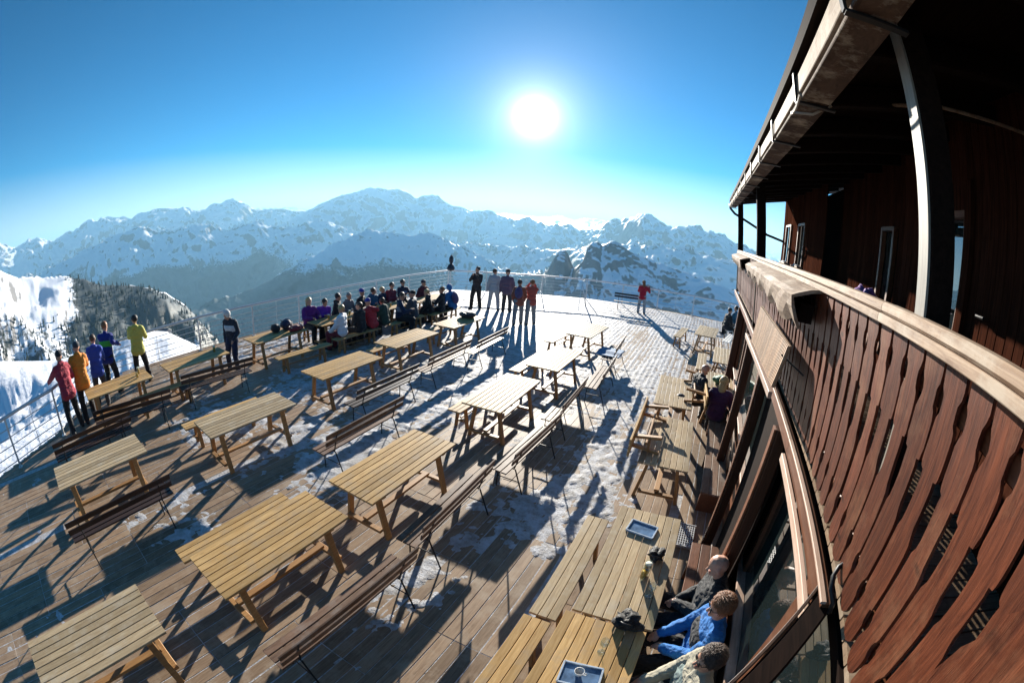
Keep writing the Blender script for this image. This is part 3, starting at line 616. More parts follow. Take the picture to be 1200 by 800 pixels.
    # --- ground floor: sill wall, glazing, posts
    XG = 1.03
    part(MB().box((XG + .06, 4.3, .5), (.10, 12.4, 1.0)), 'sill_wall', M['redpost'])
    for a, b in ((-1.8, 1.1), (1.1, 3.95), (3.95, 6.7), (6.7, 9.4), (9.4, 10.4)):
        part(MB().plank((XG - .005, (a + b) / 2, 1.03), (.09, b - a - .004, .035), .005), 'sill_board', M['pink'])
    for i, (a, b) in enumerate(((-1.8, .35), (.35, 1.85), (1.85, 3.35), (5.0, 6.5), (6.5, 8.0), (8.0, 9.4), (9.4, 10.4))):
        f = part(MB().box((XG + .03, a + .03, 1.82), (.06, .06, 1.55)).box((XG + .03, b - .03, 1.82), (.06, .06, 1.55)).box((XG + .03, (a + b) / 2, 2.57), (.056, b - a - .12, .06)), 'glazing_frame', M['redpost'])
        MB().box((XG + .045, (a + b) / 2, 1.80), (.012, b - a - .12, 1.50)).build('pane', M['glass'], f)
    part(MB().box((XG + .03, 4.17, 1.82), (.06, 1.62, 1.55)), 'closed_shutter', M['soffit'])
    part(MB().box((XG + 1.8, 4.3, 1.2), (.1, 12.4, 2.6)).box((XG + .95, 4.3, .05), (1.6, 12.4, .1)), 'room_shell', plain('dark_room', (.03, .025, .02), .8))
    part(MB().box((XG + .9, 10.42, 1.3), (1.9, .06, 2.6)), 'end_wall', M['facade'])
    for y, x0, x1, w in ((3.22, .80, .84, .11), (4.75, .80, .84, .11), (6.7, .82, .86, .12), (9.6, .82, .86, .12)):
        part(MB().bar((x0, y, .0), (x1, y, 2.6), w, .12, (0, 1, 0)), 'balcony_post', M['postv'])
        part(MB().bar((x0 - .07, y + .0, .0), (x1 - .07, y, 2.6), .02, .09, (0, 1, 0)), 'post_lit_edge', M['redpost'])  # redder strip: sunlit edge of the dark post, put in as colour
    part(MB().box((.93, 3.98, 1.3), (.03, 1.4, 2.55)), 'dark_panel', M['soffit'])
    # downpipe at the far corner
    part(MB().tube([(.40, 12.35, 5.05), (.42, 12.35, 4.92), (.55, 12.2, 4.78), (1.5, 11.9, 4.35), (2.0, 11.8, 4.25)], .035, 8), 'downpipe', M['iron'], smooth=True)
    return root
M['bleach2'] = wood('ribbed_larch', (.30, .17, .09), (.44, .28, .16), .6, wear=(.45, .36, .27), wearamt=.4)
def glass_mat():
    mt, n, l, b = mat('window_glass'); b.inputs['Base Color'].default_value = (.012, .018, .018, 1); b.inputs['Roughness'].default_value = .015; b.inputs['IOR'].default_value = 1.95; b.inputs['Specular IOR Level'].default_value = .8
    nz = n.new('ShaderNodeTexNoise'); nz.inputs['Scale'].default_value = 2.; t = n.new('ShaderNodeTexCoord'); l.new(t.outputs['Object'], nz.inputs['Vector'])
    bp = n.new('ShaderNodeBump'); bp.inputs['Strength'].default_value = .02; bp.inputs['Distance'].default_value = .02; l.new(nz.outputs['Fac'], bp.inputs['Height']); l.new(bp.outputs[0], b.inputs['Normal'])
    return mt
M['glass'] = glass_mat()
make_building()
# ------------------------------------------------------------------ furniture prototypes (part meshes are shared)
def proto_table(L=1.79, W=.77, m_top='pine'):
    P = []
    n = 8; pw = W / n
    top = MB().plank((0, 0, 0), (pw - .007, L, .030), .004).mesh('plank', M[m_top])
    for i in range(n): P.append(('plank', top, (-W / 2 + pw * (i + .5), 0, .735), (0, 0, 0)))
    cleat = MB().plank((0, 0, 0), (.07, W - .08, .05), .005, Matrix.Rotation(math.pi / 2, 3, 'Z')).mesh('cleat', M['pine_leg'])
    bar = MB().plank((0, 0, 0), (.075, .58, .045), .005, Matrix.Rotation(math.pi / 2, 3, 'Z')).mesh('crossbar', M['pine_leg'])
    legs = [MB().bar((s * .22, 0, .70), (s * .345, 0, .0), .05, .085, (0, 1, 0)).mesh('leg', M['pine_leg']) for s in (-1, 1)]
    for e in (-1, 1):
        y = e * (L / 2 - .25)
        P.append(('cleat', cleat, (0, y, .694), (0, 0, 0))); P.append(('crossbar', bar, (0, y + e * .066, .15), (0, 0, 0)))
        for q in (0, 1): P.append(('leg', legs[q], (0, y + e * .001, .0), (0, 0, 0)))
    P.append(('stretcher', MB().plank((0, 0, 0), (.085, L - .40, .04), .005).mesh('stretcher', M['pine_leg']), (0, 0, .20), (0, 0, 0)))
    return P
def proto_bench(L=1.79, W=.285, m_top='pine'):
    P = []; n = 3; pw = W / n
    top = MB().plank((0, 0, 0), (pw - .006, L, .032), .004).mesh('plank', M[m_top])
    for i in range(n): P.append(('plank', top, (-W / 2 + pw * (i + .5), 0, .434), (0, 0, 0)))
    legs = [MB().bar((s * .075, 0, .415), (s * .125, 0, 0), .045, .075, (0, 1, 0)).mesh('leg', M['pine_leg']) for s in (-1, 1)]
    bar = MB().plank((0, 0, 0), (.06, .19, .035), .004, Matrix.Rotation(math.pi / 2, 3, 'Z')).mesh('crossbar', M['pine_leg'])
    for e in (-1, 1):
        y = e * (L / 2 - .28); P.append(('crossbar', bar, (0, y + e * .055, .17), (0, 0, 0)))
        for q in (0, 1): P.append(('leg', legs[q], (0, y, 0), (0, 0, 0)))
    P.append(('stretcher', MB().plank((0, 0, 0), (.05, L - .50, .03), .004).mesh('stretcher', M['pine_leg']), (0, 0, .215), (0, 0, 0)))
    return P
def proto_back(L=1.9, m_='mid', arms=False):
    """slatted bench with backrest on a thin black iron frame; sits facing -X, back at +X"""
    P = []
    sl = MB().plank((0, 0, 0), (.085, L, .024), .004).mesh('seat_slat', M[m_])
    for i in range(3): P.append(('seat_slat', sl, (-.27 + .098 * i, 0, .435 - .004 * i), (0, 0, 0)))
    bk = MB().plank((0, 0, 0), (.085, L, .022), .004).mesh('back_slat', M[m_])
    for i, (x, z) in enumerate(((.055, .64), (.085, .765))): P.append(('back_slat', bk, (x, 0, z), (0, rad(-76), 0)))
    fr = MB().tube([(-.30, 0, 0), (-.275, 0, .415), (-.02, 0, .405), (.10, 0, .80)], .011, 6).tube([(.14, 0, 0), (.0, 0, .405)], .011, 6).tube([(-.285, 0, .2), (.07, 0, .2)], .008, 6).mesh('iron_frame', M['iron'])
    for e in (-1, 1): P.append(('iron_frame', fr, (0, e * (L / 2 - .22), 0), (0, 0, 0)))
    return P
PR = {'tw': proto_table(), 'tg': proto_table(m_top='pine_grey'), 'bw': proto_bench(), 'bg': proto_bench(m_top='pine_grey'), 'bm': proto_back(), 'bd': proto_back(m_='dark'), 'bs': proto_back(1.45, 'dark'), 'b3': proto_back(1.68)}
def put(kind, name, label, cat, x, y, rz=0., z=0., group=None, rot=None):
    t = thing(name, label, cat, (x, y, z), rad(rz), group, rot)
    for nm, me, loc, ro in PR[kind]: link(nm, me, t, loc, ro)
    return t
GT, GB, GK = 'pine tables set out in rows on the deck', 'backless pine benches beside the tables', 'slatted benches with backrests and thin iron legs'
T = lambda k, x, y, lab, rz=0.: put(k, 'picnic_table', lab, 'table', x, y, rz, group=GT)
B = lambda k, x, y, lab, rz=0.: put(k, 'backless_bench', lab, 'bench', x, y, rz, group=GB)
K = lambda k, x, y, lab, rz=0.: put(k, 'backrest_bench', lab, 'bench', x, y, rz, group=GK)
# middle row
T('tg', -3.38, -1.02, 'greyish pine table at the bare end of the middle row without a bench', 1)
T('tw', -3.36, 1.54, 'warm pine table of the middle row with a plank bench tucked behind it', .6)
T('tw', -3.32, 3.68, 'warm pine table of the middle row beside the paired slatted benches', .3)
T('tw', -3.30, 6.76, 'pine table of the middle row with a bench end poking out beyond its corner', 1)
T('tw', -3.22, 9.28, 'pine table of the middle row glaring almost white in the low sun')
T('tg', -3.38, 12.5, 'farthest table of the middle row, a blue cloth under its end', -3)
B('tw' and 'bw', -4.19, 1.49, 'plank bench tucked against the warm table of the middle row')
B('bw', -3.92, 6.9, 'plank bench on the snow side of the middle row table, both ends showing')
B('bw', -3.98, 9.5, 'plank bench on the snow side of the glaring middle row table')
B('bw', -4.2, 12.35, 'short-looking plank bench left of the farthest middle row table', -4)
K('bm', -2.16, 1.55, 'long worn slatted bench with backrest beside the near middle tables', -1)
K('b3', -2.30, 3.60, 'worn slatted bench with backrest, its seat half in shade beside the second middle table', 2)
K('b3', -2.12, 5.55, 'slatted bench with backrest standing between two middle row tables on bare boards', -2)
K('b3', -2.20, 7.50, 'sunlit slatted bench with backrest in line beside the snowy lane', 2)
K('b3', -2.02, 9.50, 'sunlit slatted bench with backrest nearing the far end of the snowy lane', 3)
K('b3', -2.25, 11.7, 'far slatted bench with backrest next to the farthest middle row table', 3)
# second row
T('tg', -6.66, .16, 'greyish pine table of the second row near the men at the rail', 2)
T('tg', -6.26, 3.05, 'silvery grey pine table of the second row standing out of line', -1)
T('tw', -6.74, 5.88, 'warm pine table of the second row over shaded snow')
T('tw', -6.97, 8.38, 'warm pine table of the second row facing the seated crowd', .5)
T('tw', -6.93, 10.82, 'pine table of the second row with a dark bag on it', .5)
B('bw', -7.23, 3.0, 'plank bench half hidden behind the silvery grey table', -1)
B('bw', -7.58, 8.45, 'plank bench behind the second row table facing the crowd')
B('bw', -7.62, 10.9, 'plank bench behind the table with the dark bag')
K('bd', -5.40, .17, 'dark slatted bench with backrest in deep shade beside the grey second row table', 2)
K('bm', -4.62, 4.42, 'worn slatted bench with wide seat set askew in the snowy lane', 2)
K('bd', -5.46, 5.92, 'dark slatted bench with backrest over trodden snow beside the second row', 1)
K('bm', -5.55, 8.22, 'slatted bench with backrest beside the second row table facing the crowd', 2)
K('bm', -5.40, 10.05, 'slatted bench with backrest near the standing group', 3)
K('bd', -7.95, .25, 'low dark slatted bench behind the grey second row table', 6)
# row at the rail
T('tw', -9.90, 1.34, 'pine table at the rail behind the men, glasses on it', 2)
T('tw', -9.93, 3.58, 'pine table at the rail next to the man in the white headgear', 2)
T('tw', -10.02, 6.25, 'pine table at the rail heaped with dark bags and helmets', 1)
T('tw', -10.02, 8.55, 'pine table at the rail where the purple jackets sit', .5)
T('tw', -9.95, 10.8, 'pine table at the rail where the navy jackets sit', .5)
T('tw', -9.75, 13.0, 'pine table at the rail nearest the railing corner', 1)
B('bw', -8.98, 6.45, 'plank bench with a free end beside the table heaped with bags', -2)
B('bw', -9.08, 8.55, 'plank bench carrying the white, black and red jackets', -1)
B('bw', -9.02, 10.8, 'plank bench carrying the navy jacket with glasses')
B('bw', -8.85, 12.75, 'plank bench carrying the blue jacket and its purple backpack')
B('bw', -10.85, 8.55, 'plank bench on the rail side under the purple jackets')
B('bw', -10.8, 10.8, 'plank bench on the rail side under the navy jackets')
B('bw', -10.6, 13.0, 'plank bench on the rail side nearest the railing corner')
B('bw', -9.40, 2.45, 'plank bench end showing between the two rail tables', 2)
K('bd', -8.55, 1.38, 'dark slatted bench with backrest behind the table with the glasses', -6)
K('bd', -8.85, 3.72, 'dark slatted bench with backrest behind the man in white headgear', -6)
# row along the lodge wall
T('tg', -.06, 3.45, 'grey pine table by the glass wall with a blue tray and beer', .5)
T('tw', -.09, 1.62, 'pine table by the glass wall with a small wine glass', .5)
B('bg', -.70, 3.47, 'grey plank bench alongside the table with the beer')
B('bw', -.73, 1.63, 'warm plank bench alongside the table with the wine glass')
T('tg', -.14, 6.4, 'pine table by the wall with a bench turned on its side on top', 2)
T('tg', -.30, 8.75, 'pine table by the wall under a second overturned bench', 3)
put('bw', 'backless_bench', 'plank bench lying on its side upon the nearer wall table, legs toward the wall', 'bench', -.26, 6.45, z=.90, group=GB, rot=(0, rad(-90), rad(2)))
put('bw', 'backless_bench', 'plank bench lying on its side upon the farther wall table, legs toward the snow', 'bench', -.12, 8.85, z=.90, group=GB, rot=(0, rad(90), rad(5)))
for o in list(COL.objects)[-18:]:
    pass
T('tg', .90, 12.55, 'pine table past the lodge corner beyond the seated couple', -2)
B('bg', .20, 12.6, 'plank bench left of the table past the lodge corner')
T('tg', .25, 15.6, 'pine table far along the wall row near the white benches', -5)
B('bg', -.72, 16.0, 'narrow bench left of the far wall row table', -6)
PR['bwhite'] = [(nm, me.copy(), loc, ro) for nm, me, loc, ro in proto_back(1.7)]
M['white'] = plain('white_paint', (.72, .71, .67), .5)
for q in PR['bwhite']: q[1].materials.clear(); q[1].materials.append(M['white'])
put('bwhite', 'white_bench', 'white painted bench with backrest beyond the far wall row table', 'bench', 1.35, 16.6, -12, group='white painted benches')
put('bwhite', 'white_bench', 'white painted bench with backrest carrying the two far sitters', 'bench', 1.55, 18.8, -14, group='white painted benches')
put('bs', 'backrest_bench', 'dark slatted bench at the far railing next to the girl in red', 'bench', -3.75, 20.75, 100, group=GK)
# bench along the glass wall
def wall_bench(y0, y1, lab):
    t = thing('wall_bench', lab, 'bench', (.74, (y0 + y1) / 2, 0), group='fixed benches along the glass wall')
    L = y1 - y0
    for i in range(3): MB().plank((-.13 + .13 * i, 0, .435), (.122, L, .03), .004).build('seat_plank', M['redpost'] if y0 < 5 else M['mid'], t)
    for i in range(2): MB().plank((.215 + .012 * i, 0, .62 + .17 * i), (.14, L, .024), .004, Matrix.Rotation(rad(84), 3, 'Y')).build('back_plank', M['mid'], t)
    for y in (-L / 2 + .2, 0, L / 2 - .2): MB().box((0, y, .205), (.34, .06, .41)).build('support', M['redpost'], t)
wall_bench(.6, 4.35, 'long wall bench with three men sitting against the glass')
wall_bench(5.55, 8.75, 'empty reddish wall bench half in shadow, woman at its end')
def grate():
    t = thing('floor_grate', 'perforated metal grate on the deck beside the wall table', 'grate', (.42, 4.98, .02))
    mb = MB()
    for i in range(12): mb.box((-.19 + i * .0345, 0, .02), (.010, .5, .03))
    mb.build('bars', M['steel'], t)['kind'] = 'stuff'
    for e in (-1, 1): MB().box((0, e * .255, .02), (.42, .014, .04)).build('frame_bar', M['steel'], t)
    mb = MB()
    for i in range(9): mb.box((0, -.21 + i * .0525, .021), (.40, .008, .024))
    mb.build('cross_bars', M['steel'], t)['kind'] = 'stuff'
grate()
def cloth():
    mb = MB(); n = 12; V = []
    for i in range(n + 1):
        for j in range(n + 1):
            x = -.35 + .7 * i / n; y = -.45 + .9 * j / n; V.append((x, y, .012 + .02 * abs(math.sin(i * 1.3 + j * .8)) * math.cos(j * .9)))
    mb.add(V, [(i * (n + 1) + j, (i + 1) * (n + 1) + j, (i + 1) * (n + 1) + j + 1, i * (n + 1) + j + 1) for i in range(n) for j in range(n)])
    o = mb.build('blue_cloth', plain('blue_cloth', (.10, .20, .34), .8), None, True); o.location = (-2.42, 11.55, .455)
    md = o.modifiers.new('thick', 'SOLIDIFY'); md.thickness = .006
    tag(o, 'pale blue cloth lying over the far slatted bench seat', 'cloth')
cloth()
# ------------------------------------------------------------------ people
def V3(*a): return Vector(a)
JK = {}
def folds(name, col, rough):
    mt, n, l, b = mat(name); b.inputs['Roughness'].default_value = rough; b.inputs['Specular IOR Level'].default_value = .3; b.inputs['Sheen Weight'].default_value = .1
    t = n.new('ShaderNodeTexCoord'); mp = n.new('ShaderNodeMapping'); mp.inputs['Scale'].default_value = (5, 5, 11); l.new(t.outputs['Object'], mp.inputs['Vector'])
    z = n.new('ShaderNodeTexNoise'); z.inputs['Scale'].default_value = 1.6; z.inputs['Detail'].default_value = 4; z.inputs['Distortion'].default_value = 1.4; l.new(mp.outputs[0], z.inputs['Vector'])
    r = n.new('ShaderNodeValToRGB'); r.color_ramp.elements[0].position = .3; r.color_ramp.elements[1].position = .7
    r.color_ramp.elements[0].color = tuple(c * .86 for c in col) + (1,); r.color_ramp.elements[1].color = tuple(min(1, c * 1.08) for c in col) + (1,)
    l.new(z.outputs['Fac'], r.inputs[0]); l.new(r.outputs[0], b.inputs['Base Color'])
    bp = n.new('ShaderNodeBump'); bp.inputs['Strength'].default_value = .9; bp.inputs['Distance'].default_value = .035; l.new(z.outputs['Fac'], bp.inputs['Height']); l.new(bp.outputs[0], b.inputs['Normal'])
    return mt
def cmat(key, col, rough=.75):
    if key not in JK: JK[key] = folds('cloth_' + key, col, rough)
    return JK[key]
SKIN = plain('skin', (.46, .25, .17), .5, var=.1, scale=40)
HAIR = {'brown': plain('hair_brown', (.055, .03, .018), .6, var=.5, scale=60, bump=.5), 'dark': plain('hair_dark', (.016, .011, .009), .6, var=.5, scale=60, bump=.5), 'blond': plain('hair_blond', (.42, .28, .12), .55, var=.4, scale=60, bump=.5), 'grey': plain('hair_grey', (.22, .20, .18), .6, var=.4, scale=60, bump=.5), 'auburn': plain('hair_auburn', (.20, .075, .025), .55, var=.4, scale=60, bump=.5)}
BLACK = plain('black_gear', (.012, .012, .014), .45, var=.3)
def ik(a, b, l1, l2, hint):
    d = b - a; L = d.length
    if L > (l1 + l2) * .995: b = a + d * ((l1 + l2) * .995 / L); d = b - a; L = d.length
    t = (l1 * l1 - l2 * l2 + L * L) / (2 * L); h = math.sqrt(max(l1 * l1 - t * t, 0)); u = d / L
    p = hint - u * hint.dot(u)
    if p.length < 1e-4: p = V3(0, 0, 1) - u * u.z
    return a + u * t + p.normalized() * h, b
def capsule(mb, a, b, r0, r1, seg):
    a, b = Vector(a), Vector(b); d = b - a
    if d.length < 1e-4: d = V3(0, 0, 1e-4); b = a + d
    u = d.normalized(); x = u.cross(V3(0, 0, 1))
    if x.length < 1e-3: x = u.cross(V3(1, 0, 0))
    x.normalize(); y = u.cross(x); V = []; rings = []
    nc = 3
    for i in range(nc + 1):
        th = math.pi / 2 * (1 - i / nc); rings.append((a - u * r0 * math.sin(th), r0 * math.cos(th)))
    for i in range(nc + 1):
        th = math.pi / 2 * i / nc; rings.append((b + u * r1 * math.sin(th), r1 * math.cos(th)))
    for c, r in rings:
        r = max(r, 1e-4)
        for k in range(seg):
            q = 2 * math.pi * k / seg; V.append(c + (x * math.cos(q) + y * math.sin(q)) * r)
    n = len(rings); Fc = [(i * seg + k, i * seg + (k + 1) % seg, (i + 1) * seg + (k + 1) % seg, (i + 1) * seg + k) for i in range(n - 1) for k in range(seg)]
    Fc += [tuple(range(seg - 1, -1, -1)), tuple((n - 1) * seg + k for k in range(seg))]
    mb.add(V, Fc)
def person(label, x, y, face, z=0., h=1.75, sit=None, lean=0., twist=0., hands=None, head=(0, 0), feet=None, jacket=('j', (.1, .1, .1)), trousers=('black', (.015, .015, .018)), accent=None, hair='brown', hat=None, hatcol=(.1, .1, .1), pack=None, glasses=None, bulk=1., near=False, long_hair=False, boots=(.03, .03, .03), group=None, vox=None, gloves=False, bald=False, hood=False):
    """face: heading in degrees from +Y anticlockwise; hands: targets in local metres (x right, y forward, z up)"""
    s = h / 1.75
    if sit is None:
        rv = random.Random(label + 'v')
        if twist == 0: twist = rv.uniform(-14, 14)
        if head == (0, 0): head = (rv.uniform(-35, 35), rv.uniform(-6, 14))
        if feet is None: feet = ((-.13 - rv.uniform(0, .09), rv.uniform(-.16, .08)), (.13 + rv.uniform(0, .09), rv.uniform(-.08, .16)))
        if hands is None: hands = rv.choice([((-.24, .12, .92), (.16, .26, 1.12)), ((-.30, .02, .80), (.24, .18, .92)), ((-.20, .14, .90), (.20, .16, .92))])
    root = thing('person', label, 'person', (x, y, z), rad(face), group)
    B_ = []                                       # (p0, p1, r0, r1, tag)
    pel = V3(0, 0, .96) if sit is None else V3(0, 0, sit / s + .115)
    Rt = Matrix.Rotation(-rad(lean), 3, 'X') @ Matrix.Rotation(rad(twist), 3, 'Z')
    Tq = lambda p: pel + Rt @ (Vector(p) - V3(0, 0, .96))
    bk = bulk
    def seg(a, b, r0, r1, t): B_.append((a, b, r0, r1, t))
    seg(Tq((-.075, 0, .96)), Tq((.075, 0, .96)), .120 * bk, .120 * bk, 'j')
    seg(Tq((-.065, .0, 1.10)), Tq((.065, .0, 1.10)), .122 * bk, .122 * bk, 'j')
    seg(Tq((-.085, .005, 1.25)), Tq((.085, .005, 1.25)), .122 * bk, .122 * bk, 'a' if accent else 'j')
    seg(Tq((-.10, -.01, 1.36)), Tq((.10, -.01, 1.36)), .105 * bk, .105 * bk, 'j')
    seg(Tq((-.165, -.012, 1.415)), Tq((.165, -.012, 1.415)), .078 * bk, .078 * bk, 'j')
    seg(Tq((0, -.01, 1.40)), Tq((0, -.005, 1.49)), .085 * bk, .068, 'j')
    if hood: seg(Tq((-.05, -.085, 1.47)), Tq((.05, -.085, 1.47)), .062, .062, 'j')
    if sit is None: seg(Tq((-.085, -.005, .87)), Tq((.085, -.005, .87)), .124 * bk, .124 * bk, 'j')
    nb = Tq((0, -.005, 1.47))
    Rh = Rt @ Matrix.Rotation(rad(head[0]), 3, 'Z') @ Matrix.Rotation(-rad(head[1] - lean * .7), 3, 'X')
    Hq = lambda p: nb + Rh @ (Vector(p) - V3(0, -.005, 1.47))
    seg(Hq((0, -.005, 1.46)), Hq((0, .005, 1.56)), .056, .054, 's')
    seg(Hq((0, -.010, 1.655)), Hq((0, .005, 1.665)), .092, .088, 's')
    seg(Hq((0, .012, 1.60)), Hq((0, .030, 1.575)), .070, .052, 's')
    seg(Hq((0, .085, 1.645)), Hq((0, .108, 1.612)), .010, .0165, 's')
    seg(Hq((0, .072, 1.562)), Hq((0, .074, 1.560)), .026, .026, 's')
    for e in (-1, 1):
        seg(Hq((e * .088, -.005, 1.655)), Hq((e * .086, -.01, 1.61)), .020, .014, 's')
        seg(Hq((e * .02, .080, 1.668)), Hq((e * .045, .074, 1.664)), .014, .012, 's')
    # arms
    hd = hands or ((-.26, .05, .82), (.26, .05, .82))
    for i, e in enumerate((-1, 1)):
        S = Tq((e * .185, -.012, 1.405)); tgt = Vector(hd[i]); hint = V3(e * .6, -.7, -.35) if tgt.z < 1.3 else V3(e * .55, -.1, -1)
        E_, W_ = ik(S, tgt, .285, .265, hint)
        seg(S, E_, .074 * bk, .064 * bk, 'j'); seg(E_, W_, .063 * bk, .048 * bk, 'c' if accent and e > 5 else 'j')
        d = (W_ - E_).normalized(); hp = W_ + d * .05
        ht = 'b' if gloves else 's'
        seg(W_ - d * .01, hp, .030, .034, ht)
        side = d.cross(V3(0, 0, 1))
        if side.length < .2: side = d.cross(V3(0, 1, 0))
        side.normalize(); nrm_ = side.cross(d)
        if near:
            seg(hp + side * .018, hp - side * .018, .024, .024, ht)
            for k in range(4):
                o_ = side * (-.030 + .020 * k); ln = (.062, .075, .070, .055)[k]
                k1 = hp + o_ + d * .018; k2 = k1 + d * ln * .5 - nrm_ * .012; k3 = k2 + d * ln * .28 - nrm_ * .028
                seg(k1, k2, .0098, .0092, ht); seg(k2, k3, .0092, .0082, ht)
            tb = hp - side * e * .030 - d * .02; t2 = tb - side * e * .022 + d * .03 - nrm_ * .008; seg(tb, t2, .0125, .011, ht); seg(t2, t2 + d * .026 - nrm_ * .008, .011, .009, ht)
        else: seg(hp, hp + d * .07 - nrm_ * .015, .034, .022, ht)
    # legs
    for i, e in enumerate((-1, 1)):
        Hp = pel + V3(e * .095, 0, -.03)
        if sit is None:
            f = (feet[i] if feet else (e * .13, (-.03, .05)[i])); A = V3(f[0], f[1], .09)
            Kn, A = ik(Hp, A, .44, .42, V3(e * .12, 1, 0))
        else:
            fo = feet[i] if feet else (e * .14, .40); Kn = V3(e * .135, .43, pel.z - .02); A = V3(fo[0], fo[1], .09)
            Kn, A = ik(Hp, A, .445, .42, V3(e * .15, 1, .9))
        seg(Hp, Kn, .116, .088, 't'); seg(Kn, A, .086, .078, 't')
        tdir = V3(e * .12, 1, 0).normalized(); heel = A + V3(0, 0, -.035) - tdir * .05
        seg(A + V3(0, 0, .03), A + V3(0, 0, -.02), .070, .064, 'o'); seg(heel, A + V3(0, 0, -.036) + tdir * .16, .054, .048, 'o')
    B_ = [(a * s, b * s, r0 * s, r1 * s, t) for a, b, r0, r1, t in B_]
    mb = MB()
    for a, b, r0, r1, t in B_: capsule(mb, a, b, r0, r1, 12 if near else 9)
    o = mb.build('body', [SKIN], root)
    md = o.modifiers.new('r', 'REMESH'); md.mode = 'VOXEL'; md.voxel_size = vox or (.0075 if near else .020)
    sm = o.modifiers.new('s', 'SMOOTH'); sm.factor = .5; sm.iterations = 2 if near else 1
    dg = bpy.context.evaluated_depsgraph_get(); me = bpy.data.meshes.new_from_object(o.evaluated_get(dg)); o.modifiers.clear(); old = o.data; o.data = me; bpy.data.meshes.remove(old)
    from mathutils import noise as mn_
    nv = len(me.vertices); cov_ = np.empty(nv * 3); me.vertices.foreach_get('co', cov_); nov = np.array([v.normal[:] for v in me.vertices]); cov_ = cov_.reshape(-1, 3)
    sd_ = len(label) * 1.37 + x
    disp = np.array([.011 * mn_.noise(V3(p[0] * 9 + sd_, p[1] * 9, p[2] * 15)) + .006 * mn_.noise(V3(p[0] * 26, p[1] * 26 + sd_, p[2] * 30)) for p in cov_])
    hz = float((Hq((0, 0, 1.50)) * s).z); hx = Hq((0, .01, 1.63)) * s; dh = np.linalg.norm(cov_ - np.array(hx), axis=1); disp *= np.clip((dh - .14) / .08, 0, 1)
    if near: disp *= np.clip((cov_[:, 2] - .0) * 9, 0, 1)
    cov_ += nov * disp[:, None]; me.vertices.foreach_set('co', cov_.ravel())
    me.materials.clear()
    tags = ['s', 'j', 't', 'o', 'a', 'b', 'c']
    for mt in (SKIN, cmat(*jacket), cmat(*trousers), BLACK, cmat(*(accent or jacket)), BLACK, cmat(*(accent or jacket))): me.materials.append(mt)
    n = len(me.polygons); C = np.empty(n * 3); me.polygons.foreach_get('center', C); C = C.reshape(-1, 3)
    best = np.full(n, 9.); idx = np.zeros(n, np.int32)
    for a, b, r0, r1, t in B_:
        a_, b_ = np.array(a), np.array(b); d = b_ - a_; q = np.clip(((C - a_) @ d) / max(d @ d, 1e-9), 0, 1); dist = np.linalg.norm(C - (a_ + q[:, None] * d), axis=1) - (r0 + (r1 - r0) * q)
        mk = dist < best; best[mk] = dist[mk]; idx[mk] = tags.index(t)
    me.polygons.foreach_set('material_index', idx); me.polygons.foreach_set('use_smooth', np.ones(n, bool)); me.update()
    sc = lambda p: Hq(p) * s
    sg, rg = (22, 14) if near else (12, 8)
    Rs = Rh
    if hat == 'beanie':
        MB().ell(sc((0, -.008, 1.715)), (.101 * s, .106 * s, .082 * s), sg, rg, .05, 20, R=Rs).build('hat', cmat('hat_' + label[:14], hatcol), root, True)
    elif hat == 'pompom':
        hb = MB().ell(sc((0, -.008, 1.715)), (.101 * s, .106 * s, .085 * s), sg, rg, .05, 20, R=Rs).build('hat', cmat('hat_' + label[:14], hatcol), root, True)
        MB().ell(sc((0, -.02, 1.815)), (.035, .035, .035), 8, 6, .3, 40).build('pompom', M['white'], hb, True)
    elif hat == 'hood':
        MB().ell(sc((0, -.022, 1.665)), (.108 * s, .110 * s, .128 * s), sg, rg, .04, 20, R=Rs).build('hood', cmat('hat_' + label[:14], hatcol), root, True)
    elif not bald:
        MB().ell(sc((0, -.020, 1.678)), (.101 * s, .100 * s, .098 * s), sg * 2 if near else sg, rg * 2 if near else rg, .05 if near else .1, 30 if near else 25, seed=len(label), R=Rs).build('hair', HAIR[hair], root, True)
        if near:
            rg_ = random.Random(len(label)); mb = MB()
            for _ in range(1500):
                th = math.acos(rg_.uniform(-.25, 1)); a = rg_.uniform(0, 6.283); d = V3(math.sin(th) * math.cos(a), math.sin(th) * math.sin(a), math.cos(th))
                if d.y > .55 and d.z < .45: continue
                p = V3(d.x * .098, d.y * .098 - .020, d.z * .095 + 1.678); tg = (V3(0, -.25, -1) + V3(rg_.uniform(-1, 1), rg_.uniform(-1, 1), rg_.uniform(-1, 1)) * .75); tg = (tg - d * tg.dot(d)).normalized(); sd = tg.cross(d) * .003
                ln = rg_.uniform(.03, .06); q = p + tg * ln * .55 + d * .012; e_ = p + tg * ln + d * rg_.uniform(.0, .012)
                mb.add([sc(p - sd), sc(p + sd), sc(q + sd * .8), sc(q - sd * .8), sc(e_)], [(0, 1, 2, 3), (3, 2, 4)])
            o2 = mb.build('hair_locks', HAIR[hair], root); o2['kind'] = 'stuff'
    if long_hair:
        MB().ell(sc((0, -.065, 1.55)), (.085 * s, .05 * s, .17 * s), sg, rg, .15, 30, R=Rs).build('long_hair', HAIR[hair], root, True)
    if near:
        for e in (-1, 1):
            MB().ell(sc((e * .033, .082, 1.650)), (.012, .009, .009), 8, 6).build('eye', BLACK, root, True)
        MB().ell(sc((0, .088, 1.588)), (.026, .008, .006), 8, 6, R=Rs).build('mouth', plain('lip_' + label[:8], (.30, .12, .10), .5), root, True)
